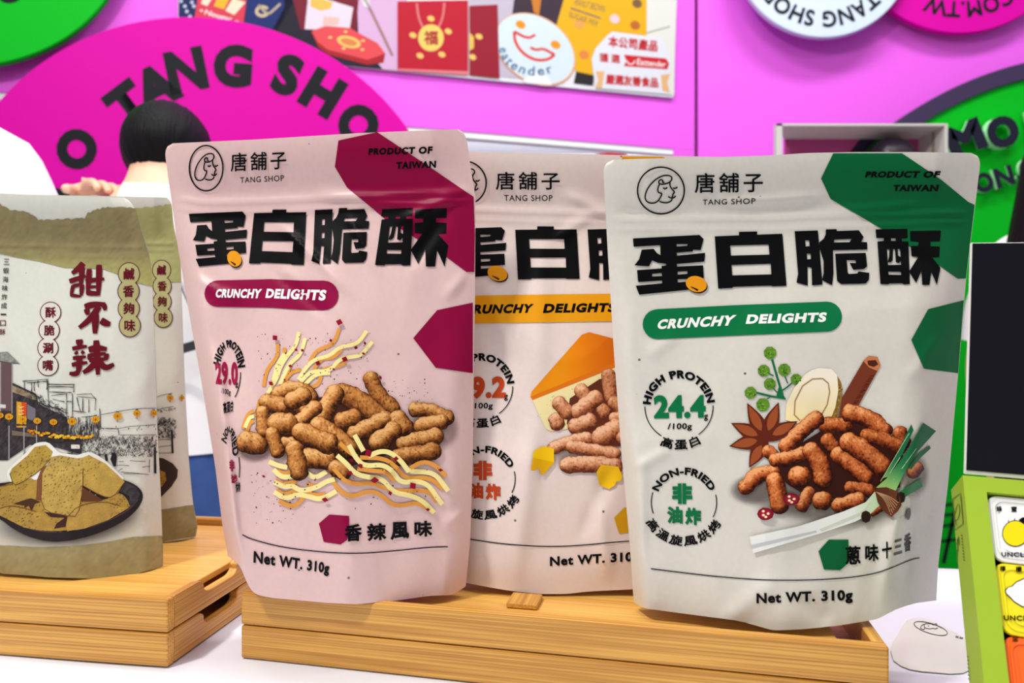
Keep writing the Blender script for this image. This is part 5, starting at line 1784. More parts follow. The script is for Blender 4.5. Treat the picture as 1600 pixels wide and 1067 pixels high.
# ------------------------------------------------------------------ booth walls and hall
PINK_W = plain('pink_booth_laminate', (232, 98, 230), 0.5, 0.15)
PA = Vector((-1.435, 1.989, 0)); PB = Vector((0.668, 2.597, 0))
WD = (PB - PA).normalized()
WN = Vector((WD.y, -WD.x, 0))          # faces the visitor
def wall_slab(name, s0, s1, z0, z1, off, th, mat, parent=None):
    """slab along the angled booth wall; s metres from PA, off in front of it"""
    bm = bmesh.new()
    bm_box(bm, s0, s1, -off, -off + th, z0, z1)
    M = Matrix(((WD.x, -WN.x, 0, PA.x), (WD.y, -WN.y, 0, PA.y), (0, 0, 1, 0), (0, 0, 0, 1)))
    bm.transform(M)
    return from_bm(name, bm, mat, parent)
SL = (PB - PA).length
ZB = CZ + 0.6986
struct(wall_slab('wall_left', -1.9, SL, ZB, CZ + 2.2, 0.0, 0.05, PINK_W))
struct(wall_slab('trim_1', -1.9, SL - 0.085, ZB - 0.020, ZB - 0.0005, -0.004, 0.04, plain('white_trim', (236, 240, 240), 0.4)))
struct(wall_slab('wall_post', SL - 0.085, SL, 0.0, ZB - 0.0005, 0.0, 0.05, PINK_W))
struct(box('wall_right', 0.682, 4.2, 2.6, 2.65, 0.0, CZ + 2.2, PINK_W))
struct(box('trim_2', 0.664, 0.684, 2.625, 2.645, 0.0, CZ + 2.2, plain('dark_joint', (110, 20, 100), 0.7)))
WHITE_W = plain('white_hall_wall', (226, 232, 232), 0.7)
struct(box('wall_back', -4.6, 4.6, 5.0, 5.1, 0.0, 4.2, WHITE_W))
struct(box('wall_side', -4.7, -4.6, -1.5, 5.1, 0.0, 4.2, WHITE_W))
struct(box('wall_side', 4.6, 4.7, -1.5, 5.1, 0.0, 4.2, WHITE_W))
# shelving of the next booth, seen under the pink header
shelf = thing('display_shelf', (0.4, 4.2, 0), 'white shelf unit of the booth beyond, seen under the pink header', 'shelf')
SHM = plain('white_shelf', (236, 240, 242), 0.45)
for z in (2.22, 2.36, 2.5):
    box('shelf_board', -0.5, 1.3, 4.05, 4.35, z - 0.012, z, SHM, shelf)
for x in (-0.5, 1.285):
    box('side_panel', x, x + 0.015, 4.05, 4.35, 0, 2.6, SHM, shelf)
def bowl():
    bm = bmesh.new()
    prof = [(0.03, 0), (0.07, 0.012), (0.10, 0.045), (0.105, 0.07)]
    n = 28
    R = [[bm.verts.new((r * math.cos(6.2832 * i / n), r * math.sin(6.2832 * i / n), z)) for i in range(n)] for r, z in prof]
    for j in range(3):
        for i in range(n):
            bm.faces.new((R[j][i], R[j][(i + 1) % n], R[j + 1][(i + 1) % n], R[j + 1][i]))
    bm.faces.new(R[0])
    o = from_bm('bowl', bm, plain('red_glaze', (205, 40, 40), 0.3), None, True)
    o.location = (0.58, 4.2, 2.2205)
    tag(o, 'small red bowl on the white shelf of the far booth', 'bowl')
bowl()

# ------------------------------------------------------------------ round signs
DARK = (10, 12, 20)
class LeftWall(Plane):
    pass
def wall_point(px, off):
    """point of the angled wall (moved out by off) behind photo column px"""
    k = (px - 800) / F
    t = (k * PA.y - PA.x) / (WD.x - k * WD.y)
    p = PA + WD * t
    return p + WN * off
def disc(name, centre, radius, normal, th, mat, parent=None, n=160, rim=None, inner=0.0):
    bm = bmesh.new()
    nz = normal.normalized(); ux = Vector((nz.y, -nz.x, 0)).normalized() * -1
    uz = Vector((0, 0, 1))
    def ringp(r, o):
        return [bm.verts.new(centre + ux * r * math.cos(6.28318 * i / n) + uz * r * math.sin(6.28318 * i / n) + nz * o) for i in range(n)]
    b = min(0.003, th / 3)
    rs = [ringp(radius, -th), ringp(radius, -b), ringp(radius - b, 0)]
    for j in range(2):
        for i in range(n):
            bm.faces.new((rs[j][i], rs[j][(i + 1) % n], rs[j + 1][(i + 1) % n], rs[j + 1][i]))
    if inner:
        ri = [ringp(inner, 0), ringp(inner, -th)]
        for a, c in ((rs[2], ri[0]), (ri[0], ri[1]), (ri[1], rs[0])):
            for i in range(n):
                bm.faces.new((a[i], a[(i + 1) % n], c[(i + 1) % n], c[i]))
    else:
        bm.faces.new(rs[2]); bm.faces.new(rs[0])
    return from_bm(name, bm, mat, parent)
def spacer(centre, r, n, gap, mat, root):
    disc('spacer', centre, r, n, gap, mat, root, 24)

MAG = plain('magenta_board', (208, 0, 156), 0.55, 0.1)
GRN = plain('green_board', (0, 178, 30), 0.55, 0.1)
WHT = plain('white_board', (202, 214, 232), 0.5, 0.3)
NAVY = plain('dark_rim', (52, 34, 74), 0.5)
SPC = plain('sign_spacer', (90, 90, 95), 0.6)
def round_sign(cx, cy, R, normal, dcen, label, mat, letters, th=0.02):
    c = P(cx, cy, dcen)
    rad = R / F * dcen
    root = thing('round_sign', c, label, 'sign', 'round booth signs')
    disc('sign_board', c, rad, normal, th, mat, root)
    nn = normal.normalized()
    spacer(c - nn * (th + 0.0002), rad * 0.3, nn, letters[2], SPC, root)
    if letters[0]:
        ik = Ink(Plane(c, nn), 0.0012)
        ik.root = root
        letters[0](ik)
        if ik.v:
            ik.build('sign_lettering', root, INK_MATT, normals=False)
    return root
dl = wall_point(345, 0.07).y
# the reading starts behind the pouch on the left, O - TANG SHO are in view
def let_a(ik):
    for ch, x, y, rot, s in (('L', 112, 300, -68, 70), ('O', 120, 233, -57, 70), ('T', 199, 163, -37, 72), ('A', 243, 135, -25, 72), ('N', 291, 110, -11.5, 74), ('G', 364, 103, 4, 74), ('S', 449, 117, 20, 72), ('H', 504, 145, 31, 72), ('O', 560, 195, 43, 70), ('P', 605, 250, 55, 70)):
        w = {'O': .98, 'A': 1.0, 'N': .92, 'G': .9, 'H': .86, 'T': .86, 'S': .64, 'L': .56, 'P': .62}[ch]
        a = math.radians(rot); hx, hy = s * .455 * w, s * .455
        q = []
        for dx, dy in ((-hx, -hy), (hx, -hy), (hx, hy), (-hx, hy)):
            q.append((x + dx * math.cos(a) - dy * math.sin(a), y + dx * math.sin(a) + dy * math.cos(a)))
        lt = Ink(ik.s, 0.0012)
        lt.text(ch, q, DARK, 0.066)
        lt.build('sign_letter', ik.root, INK_MATT, normals=False)
round_sign(345, 391, 362, WN, dl, 'large magenta round sign with heavy dark letters behind the dark-haired visitor', MAG, (let_a, 0, 0.045))
dl2 = wall_point(-60, 0.07).y
def let_b(ik):
    ik.text('O', [(-8, -32), (34, -30), (36, 4), (-6, 6)], DARK, 0.05)
round_sign(-95, -165, 268, WN, dl2, 'green round sign at the upper left corner, cut by the picture edge', GRN, (let_b, 0, 0.045))
FRONT = Vector((0, -1, 0))
def let_c(ik):
    ik.arc('TANG SHOP', 1287, -81, 98, 98, 26, 133, 232, DARK, 0.03, 1.1)
round_sign(1287, -81, 139.6, FRONT, 2.505, 'white round sign with dark lettering high on the pink wall', WHT, (let_c, 0, 0.07))
def let_d(ik):
    ik.arc('COM.TW', 1500, -130, 132, 132, 26, 146, 202, DARK, 0.03, 1.1)
round_sign(1500, -130, 182, FRONT, 2.545, 'magenta round sign next to the white one high on the pink wall', MAG, (let_d, 0, 0.03))
# big green sign with a raised dark rim and standing letters
cg = P(1729, 649, 2.53)
rg = 565 / F * 2.53
sg = thing('round_sign', cg, 'large green round sign with dark purple rim and raised letters', 'sign', 'round booth signs')
disc('sign_board', cg, rg - 0.056, FRONT, 0.02, GRN, sg)
disc('sign_rim', cg + Vector((0, -0.012, 0)), rg, FRONT, 0.034, NAVY, sg, inner=rg - 0.057)
spacer(cg + Vector((0, 0.0203, 0)), rg * 0.4, FRONT, 0.045, SPC, sg)
LET = plain('dark_letter_face', (24, 24, 44), 0.45)
LETS = plain('pale_letter_side', (190, 245, 200), 0.5)  # pale colour stands in for the lit halo round the letters
def letter3d(ch, quad, d, th, bold=0.0):
    """standing letter: face, returns"""
    pts, tris, edges, x0, x1, y0, y1 = glyphs(ch)
    h = homography([(x0, y1), (x1, y1), (x1, y0), (x0, y0)], quad)
    Q = [h(p) for p in pts]
    V = [P(q[0], q[1], d) for q in Q] + [P(q[0], q[1], d) + Vector((0, th, 0)) for q in Q]
    n = len(Q)
    FS = []
    for t in tris:
        ar = sum(Q[t[i]][0] * Q[t[(i + 1) % 3]][1] - Q[t[(i + 1) % 3]][0] * Q[t[i]][1] for i in range(3))
        FS.append(t if ar < 0 else tuple(reversed(t)))
    nf = len(FS)
    FS += [(a, b, n + b, n + a) for a, b in edges]
    o = mesh('raised_letter', V, FS, LET, sg)
    o.data.materials.append(LETS)
    for i, p in enumerate(o.data.polygons):
        p.material_index = 0 if i < nf else 1
    return o
def rotq(x, y, hx, hy, deg):
    a = math.radians(deg)
    return [(x + dx * math.cos(a) - dy * math.sin(a), y + dx * math.sin(a) + dy * math.cos(a)) for dx, dy in ((-hx, -hy), (hx, -hy), (hx, hy), (-hx, hy))]
_bfont = {}
def fat_letter(ch, quad, d, th, k):
    """letter thickened by a ring of strokes, for the heavy sign face"""
    o = letter3d(ch, quad, d, th)
    ik = Ink(Plane(P(quad[0][0], quad[0][1], d), FRONT), 0.0006)
    ik.text(ch, quad, (24, 24, 44), k)
    ik.build('letter_face', o, INK_MATT, normals=False)
fat_letter('M', rotq(1508, 216, 30, 25, -22), 2.485, 0.03, 0.07)
fat_letter('O', rotq(1567, 206, 25, 25, -16), 2.485, 0.03, 0.07)
fat_letter('M', rotq(1640, 190, 28, 24, -12), 2.485, 0.03, 0.07)
for ch, x, y, r, s in (('O', 1537, 285, -20, 15), ('N', 1569, 276, -16, 15), ('.', 1590.5, 277, 0, 2.5), ('C', 1607, 262, -12, 15)):
    fat_letter(ch, rotq(x, y, s, s * 1.05 if ch != '.' else s, r), 2.50, 0.015, 0.06)
ik = Ink(Plane(cg, FRONT), 0.001)
for y, x0, x1 in ((790, 1470, 1500), (806, 1462, 1504), (822, 1470, 1500), (846, 1466, 1500)):
    ik.stroke([(x0, y), (x1, y - 4)], 5, (6, 70, 24))
ik.stroke([(1474, 880), (1494, 790)], 6, DARK)
ik.build('sign_small_print', sg, INK_MATT, normals=False)

# ------------------------------------------------------------------ product poster on the header
PW = wall_point(278, 0.0); 
poster = thing('product_poster', wall_point(660, 0.012) + Vector((0, 0, ZB + 0.1)), 'printed product poster on the pink header, gift bags and a smiling face', 'poster')
ps = Plane(wall_point(660, 0.012), WN)
bm_pts = [(278, -60), (1060, -60), (1052, 152.5), (278, 78.5)]
fv = [ps.pt(x, y, 0) for x, y in bm_pts]; bv = [v - WN * 0.010 for v in fv]
mesh('poster_board', fv + bv, [(3, 2, 1, 0), (4, 5, 6, 7), (0, 1, 5, 4), (1, 2, 6, 5), (2, 3, 7, 6), (3, 0, 4, 7)], plain('poster_white', (214, 214, 220), 0.5), poster)
def pp_part(name, fn, z=0.0008):
    ik = Ink(ps, z, 0.0002)
    fn(ik)
    ik.c = [(r * 0.74, g * 0.74, b * 0.74, a) for r, g, b, a in ik.c]     # inks dimmed evenly to offset the strong wall lamps
    ik.build(name, poster, INK_MATT, normals=False)
def pic_bg(ik):
    ik.poly([(280, -58), (640, -58), (622, 111), (280, 78)], (34, 34, 54), step=40)
    ik.up()
    ik.poly([(556, -58), (640, -58), (626, 111), (598, 108.5), (560, 60)], (228, 186, 226), step=40)
    ik.poly([(730, -58), (900, -58), (880, 130), (780, 120), (735, 60)], (206, 196, 214), step=40)
pp_part('poster_backdrop', pic_bg)
def pic_navy(ik):
    ik.poly([(388, -20), (474, -20), (432, 48), (382, 44)], (24, 44, 112), step=40)
    ik.poly([(440, -20), (505, -20), (498, 72), (424, 50), (445, 10)], (32, 26, 44), step=40)
    ik.up()
    ik.ring(410, 18, 9, 7, 5, (214, 196, 160), 20, 330)
    ik.stroke([(404, 8), (418, 24), (432, 12), (438, 6)], 4, (190, 176, 150), smooth=1)
pp_part('navy_box_picture', pic_navy, 0.0012)
def pic_navy2(ik):
    ik.poly([(279, -20), (312, -20), (302, 40), (279, 40)], (26, 40, 96), step=40)
    ik.up()
    for x, y in ((283, 2), (289, 10), (292, 18), (297, 26), (300, 4), (303, 10)):
        ik.ellipse(x, y, 3, 3, (200, 206, 230), n=8)
pp_part('navy_packet_picture', pic_navy2, 0.0012)
def pic_nougat(ik):
    ik.poly([(312, -20), (388, -20), (380, 40), (302, 40)], (226, 66, 88), step=40)
    ik.up()
    for q, c in (([(320, -8), (334, -6), (324, 10), (314, 6)], (250, 236, 214)), ([(342, -8), (362, -8), (350, 15), (334, 10)], (246, 190, 50)), ([(364, -2), (384, 4), (366, 24), (352, 17)], (246, 236, 206)), ([(316, 36), (326, 29), (332, 40), (316, 40)], (250, 236, 214))):
        ik.poly(q, c)
    ik.text('Nougat', [(322, 15), (364, 27), (360, 37), (318, 25)], (255, 240, 240), 0.03)
    for x, y in ((315, 17), (370, 34)):
        ik.ellipse(x, y, 3, 2, (255, 210, 210), n=8)
pp_part('nougat_packet', pic_nougat, 0.0016)
def pic_card(ik):
    ik.poly([(452, -20), (562, -20), (556, 50), (470, 46)], (126, 24, 48), step=40)
    ik.up()
    ik.poly([(482, -10), (552, 12), (546, 48), (476, 46)], (238, 226, 240), step=40)
    ik.up()
    ik.poly([(486, -6), (520, 4), (516, 14), (500, 17), (485, 10)], (250, 196, 90))
    ik.poly([(506, 26), (530, 28), (528, 40), (504, 40)], (240, 200, 190))
pp_part('gift_card', pic_card, 0.0016)
def pic_oct(ik):
    ik.poly([(486, 50), (498, 75), (514, 86), (574, 102), (599, 98), (602, 84), (590, 70), (545, 44), (508, 41)], (176, 34, 44), step=40)
    ik.up()
    ik.poly([(487, 49), (508, 41), (546, 44), (590, 68), (602, 84), (574, 94), (512, 78), (496, 66)], (236, 82, 88), step=40)
    ik.up()
    ik.ellipse(545, 66, 19, 9, (246, 206, 110), 0.25)
    ik.up()
    ik.ellipse(545, 66, 13, 5, (230, 140, 80), 0.25)
    for x, y in ((516, 59), (540, 50), (567, 64), (566, 78), (537, 76)):
        ik.ellipse(x, y, 3.4, 2, (246, 206, 130), n=8)
pp_part('octagonal_box', pic_oct, 0.0020)
def pic_fork(ik):
    ik.stroke([(568, -4), (580, 18), (598, 55), (613, 87)], 4, (176, 130, 120))
    ik.poly([(560, -12), (575, -8), (580, 16), (568, 10)], (244, 236, 244))
pp_part('fork', pic_fork, 0.0022)
def pic_bag(ik):
    ik.poly([(733, 10), (777, 8), (780, 123), (733, 118)], (160, 20, 46), step=40)
    ik.poly([(621, 3), (731, 1), (731, 117), (621, 110)], (198, 20, 48), step=40)
    ik.up()
    ik.poly([(621, 108), (731, 112), (731, 118), (621, 111)], (236, 130, 140), step=40)
    ik.stroke([(651, 6), (653, 26), (660, 44), (674, 56)], 3.4, (228, 130, 130), smooth=1)
    ik.stroke([(694, 5), (692, 26), (686, 42), (676, 56)], 3.4, (228, 130, 130), smooth=1)
    ik.up()
    for cx, cy, r in ((673, 60, 20),):
        ik.ellipse(cx, cy, r, r + 1, (246, 216, 110)); ik.up()
        ik.text('福', [(cx - 11, cy - 11), (cx + 11, cy - 11), (cx + 11, cy + 11), (cx - 11, cy + 11)], (180, 40, 50), 0.03)
    for x, y in ((673, 30), (645, 56), (700, 50), (656, 88), (690, 86), (748, 58), (738, 90)):
        ik.ellipse(x, y, 6, 4.5, (246, 206, 110), 0.4, n=9)
    ik.poly([(733, 52), (740, 58), (740, 76), (733, 80)], (240, 200, 90))
pp_part('red_gift_bags', pic_bag, 0.0040)
def pic_yel(ik):
    ik.poly([(806, -20), (886, -20), (870, 40), (850, 36), (800, 22)], (62, 44, 58), step=40)
    ik.up()
    ik.poly([(826, -20), (848, -20), (842, 24), (834, 20)], (214, 130, 40), step=40)
    ik.poly([(886, -20), (1010, -20), (1010, 60), (950, 66), (924, 122), (900, 112), (868, 44)], (246, 186, 16), step=40)
    ik.poly([(900, 112), (928, 118), (926, 134), (896, 130)], (40, 34, 40), step=40)
    ik.poly([(1010, -20), (1056, -20), (1053, 150), (1000, 140), (1010, 60)], (240, 240, 232), step=40)
    ik.up()
    ik.stroke([(891, 13), (938, 29)], 2.2, (96, 96, 110))
    ik.text('PEANUT BROWN', [(900, -2), (946, 10), (943, 20), (896, 8)], (120, 110, 90), 0.0)
    ik.text('SUGAR MIX', [(890, 18), (936, 34), (932, 42), (888, 27)], (120, 110, 90), 0.0)
    for x, y, c in ((960, 30, (250, 214, 220)), (905, 38, (240, 170, 90)), (992, 40, (200, 110, 40)), (912, 86, (240, 140, 70)), (995, 6, (130, 96, 60))):
        ik.ellipse(x, y, 8, 7, c, 0.5, n=10)
    ik.stroke([(1010, 52), (1046, 42)], 1.6, (150, 140, 110))
pp_part('yellow_snack_bag', pic_yel, 0.0020)
def pic_smile(ik):
    ik.ellipse(836, 77.5, 69, 50, (250, 176, 120), 0.62, n=60); ik.up()
    ik.ellipse(835.5, 77, 67, 48, (226, 242, 250), 0.62, n=60); ik.up()
    ik.poly([(816, 126), (836, 112), (856, 120), (862, 134), (820, 130)], (255, 255, 255)); ik.up()
    ik.ellipse(813, 39, 8, 6, (246, 158, 20), 0.5); ik.ellipse(867.5, 70.5, 8, 6, (246, 158, 20), 0.5)
    ik.stroke([(803, 50), (824, 61), (836, 55)], 4, (232, 56, 46), smooth=1)
    ik.stroke([(828, 75), (838, 79), (848, 76), (866, 86)], 4, (232, 56, 46), smooth=1)
    ik.stroke([(803, 50), (804, 66), (816, 84), (836, 95), (856, 94), (866, 86)], 4.4, (232, 56, 46), smooth=2)
    ik.arc('eatender', 836, 74, 42, 30, 15, 268, 150, (60, 110, 160), 0.015, 1.25, True)
pp_part('smiling_face_logo', pic_smile, 0.0030)
def pic_stick(ik):
    ik.poly([(948, 56), (956, 50), (1034, 60), (1044, 84), (1050, 98), (1046, 112), (1044, 120), (1046, 148), (930, 138), (926, 112), (924, 92), (930, 76)], (238, 240, 250), step=40)
    ik.up()
    ik.poly([(930, 112), (944, 112), (940, 138), (930, 138), (934, 126)], (240, 190, 130)); ik.poly([(1032, 118), (1046, 116), (1042, 130), (1046, 146), (1034, 142)], (240, 190, 130))
    ik.poly([(974, 86), (1040, 92), (1045, 100), (1042, 109), (974, 104), (978, 96)], (214, 26, 40))
    ik.up()
    RED = (208, 36, 48)
    ik.text('本公司產品', [(950, 56), (1028, 64), (1026, 82), (950, 74)], RED, 0.04, 1.05)
    ik.text('獲選', [(936, 83), (968, 86), (968, 100), (936, 97)], RED, 0.03, 1.5)
    ik.text('Eattender', [(995, 92), (1040, 97), (1039, 106), (994, 102)], (255, 240, 240), 0.02)
    ik.ring(985, 95, 6, 6, 2, (255, 235, 235), 0, 180, 14)
    ik.text('嚴選友善食品', [(946, 116), (1028, 122), (1028, 138), (946, 132)], RED, 0.04, 1.0)
pp_part('award_sticker', pic_stick, 0.0034)

# ------------------------------------------------------------------ open case standing in for a mirror at the right, its reflection modelled inside
case = thing('mirror_standin', P(1346, 420, 1.95), 'open white box standing in for a framed mirror before the large green sign', 'case')
d0, d1 = 1.90, 2.03
cx0, cx1 = (1213 - 800) / F * d0, (1481 - 800) / F * d0
cz1 = CZ + (533.5 - 193) / F * d0
cz0 = CZ + 0.10
CW = plain('case_white', (206, 204, 196), 0.5)
box('frame_post', cx0, cx0 + 0.016, d0, d0 + 0.02, cz0, cz1, CW, case)
cb0 = (1223 - 800) / F * d1 + 0.004
def wedge(name, z0, z1):
    q = [(cx0, d0), (cx1, d0), (cx1, d1), (cb0, d1)]
    mesh(name, [(x, y, z0) for x, y in q] + [(x, y, z1) for x, y in q], [(3, 2, 1, 0), (4, 5, 6, 7), (0, 1, 5, 4), (1, 2, 6, 5), (2, 3, 7, 6), (3, 0, 4, 7)], CW, case)
wedge('top_board', cz1 - 0.006, cz1)  # underside stands in for the white ceiling band in the reflection
sp_ = box('side_panel', cx1 - 0.008, cx1, d0, d1, cz0, cz1 - 0.0062, CW, case)
wedge('bottom_board', cz0 - 0.012, cz0 - 0.0002)
box('back_panel', cb0, cx1 - 0.0082, d1 - 0.006, d1, cz0, cz1 - 0.0062, plain('reflected_wall_pink', (176, 60, 124), 0.6), case)  # panel colour stands in for the pink wall reflected in the mirror
ik = Ink(Plane(Vector((0, d1 - 0.0062, 0)), FRONT), 0.0004)  # reflection of the green sign and dark rim, painted on the back
ik.poly([(1346, 214), (1372, 214), (1330, 262), (1308, 262)], (44, 28, 60))
ik.poly([(1372, 214), (1404, 216), (1404, 262), (1330, 262)], (10, 96, 36))
ik.build('painted_reflection', case, INK_MATT, normals=False)
box('stand', cx0 + 0.1, cx1 - 0.1, d0 + 0.06, d1 - 0.06, 0.0, cz0 - 0.0125, CW, case)
def head_reflection():
    bm = bmesh.new()
    bmesh.ops.create_uvsphere(bm, u_segments=24, v_segments=14, radius=0.055)
    for v in bm.verts:
        k = 1 + 0.06 * noise.noise(v.co * 20)
        v.co = Vector((v.co.x * k * 1.1, v.co.y * k, v.co.z * k))
    o = from_bm('reflected_head', bm, plain('dark_purple_gloss', (40, 26, 44), 0.35), case, True)  # dark ball stands in for a reflected head of black hair
    o.location = P(1394, 246, 1.965)
    o.matrix_parent_inverse = case.matrix_basis.inverted()
    z0 = cz0
    c = P(1394, 246, 1.965)
    box('reflected_head_rod', c.x - 0.006, c.x + 0.006, c.y - 0.006, c.y + 0.006, z0, c.z - 0.045, plain('rod', (60, 60, 62), .5), case)
head_reflection()
for k, (xa, xb) in enumerate(((0.35, 0.45),)):
    box('reflected_strip', cx1 - 0.0086, cx1 - 0.0081, d0 + (d1 - d0) * xa, d0 + (d1 - d0) * xb, cz0, cz1 - 0.0064, plain('tan_strip', (160, 142, 112), .6), sp_)  # tan stripe of the mirror reflection, added as a strip

# ------------------------------------------------------------------ visitors
def hair_mat(c):
    m, n, l, b = new_mat('black_hair')
    b.inputs['Base Color'].default_value = (*lin(c), 1)
    b.inputs['Roughness'].default_value = 0.5
    b.inputs['Specular IOR Level'].default_value = 0.16
    t = n.new('ShaderNodeTexCoord'); mp = n.new('ShaderNodeMapping')
    mp.inputs['Scale'].default_value = (240, 240, 14)
    nz = n.new('ShaderNodeTexNoise'); nz.inputs['Scale'].default_value = 1; nz.inputs['Detail'].default_value = 3
    bp = n.new('ShaderNodeBump'); bp.inputs['Strength'].default_value = 0.9; bp.inputs['Distance'].default_value = 0.004
    l.new(t.outputs['Object'], mp.inputs['Vector']); l.new(mp.outputs[0], nz.inputs['Vector'])
    l.new(nz.outputs['Fac'], bp.inputs['Height']); l.new(bp.outputs[0], b.inputs['Normal'])
    return m
SKIN = plain('skin', (236, 190, 160), 0.5, 0.4)
def skinned(name, joints, bones, mat, root, levels=2, rootv=0, closed=True):
    """one continuous surface grown round a joint skeleton"""
    me = bpy.data.meshes.new(name)
    names = list(joints)
    me.from_pydata([joints[k][0] for k in names], [(names.index(a), names.index(b)) for a, b in bones], [])
    o = bpy.data.objects.new(name, me)
    COL.objects.link(o)
    sk = o.modifiers.new('skin', 'SKIN')
    sk.use_smooth_shade = True
    sv = me.skin_vertices[0].data
    for i, k in enumerate(names):
        r = joints[k][1]
        sv[i].radius = (r, r) if not isinstance(r, tuple) else r
        sv[i].use_root = (i == rootv)
    sb = o.modifiers.new('subsurf', 'SUBSURF')
    sb.levels = levels; sb.render_levels = levels
    dg = bpy.context.evaluated_depsgraph_get()
    new = bpy.data.meshes.new_from_object(o.evaluated_get(dg))
    bpy.data.objects.remove(o)
    new.name = name
    return link(name, new, mat, root, True)

def hand(J, B, side, wrist, direction, palmn, curl=0.5, s=1.0):
    """palm, four unequal fingers and a thumb, all part of the body surface"""
    d = Vector(direction).normalized(); n = Vector(palmn).normalized(); w = d.cross(n).normalized() * side
    wv = Vector(wrist)
    J[f'palm{side}'] = (wv + d * 0.045 * s, (0.034 * s, 0.016 * s)); B.append((f'wrist{side}', f'palm{side}'))
    for i, (off, L) in enumerate(((0.027, 0.068), (0.009, 0.076), (-0.009, 0.071), (-0.026, 0.056))):
        prev = f'palm{side}'
        p = wv + d * 0.078 * s + w * off * s
        dd = d.copy()
        J[f'k{side}{i}'] = (p, 0.0095 * s); B.append((prev, f'k{side}{i}')); prev = f'k{side}{i}'
        for q, fr in enumerate((0.45, 0.32, 0.23)):
            dd = (dd * math.cos(curl * (.6 + .3 * q)) + n * math.sin(curl * (.6 + .3 * q))).normalized()
            p = p + dd * L * fr * s
            J[f'f{side}{i}{q}'] = (p, (0.0088 - 0.001 * q) * s); B.append((prev, f'f{side}{i}{q}')); prev = f'f{side}{i}{q}'
    p = wv + d * 0.028 * s + w * 0.03 * s
    J[f't{side}0'] = (p, 0.012 * s); B.append((f'palm{side}', f't{side}0'))
    p = p + (d * .6 + w * .7 + n * .3).normalized() * 0.034 * s
    J[f't{side}1'] = (p, 0.0105 * s); B.append((f't{side}0', f't{side}1'))
    p = p + (d * .85 + w * .3 + n * .4).normalized() * 0.028 * s
    J[f't{side}2'] = (p, 0.009 * s); B.append((f't{side}1', f't{side}2'))

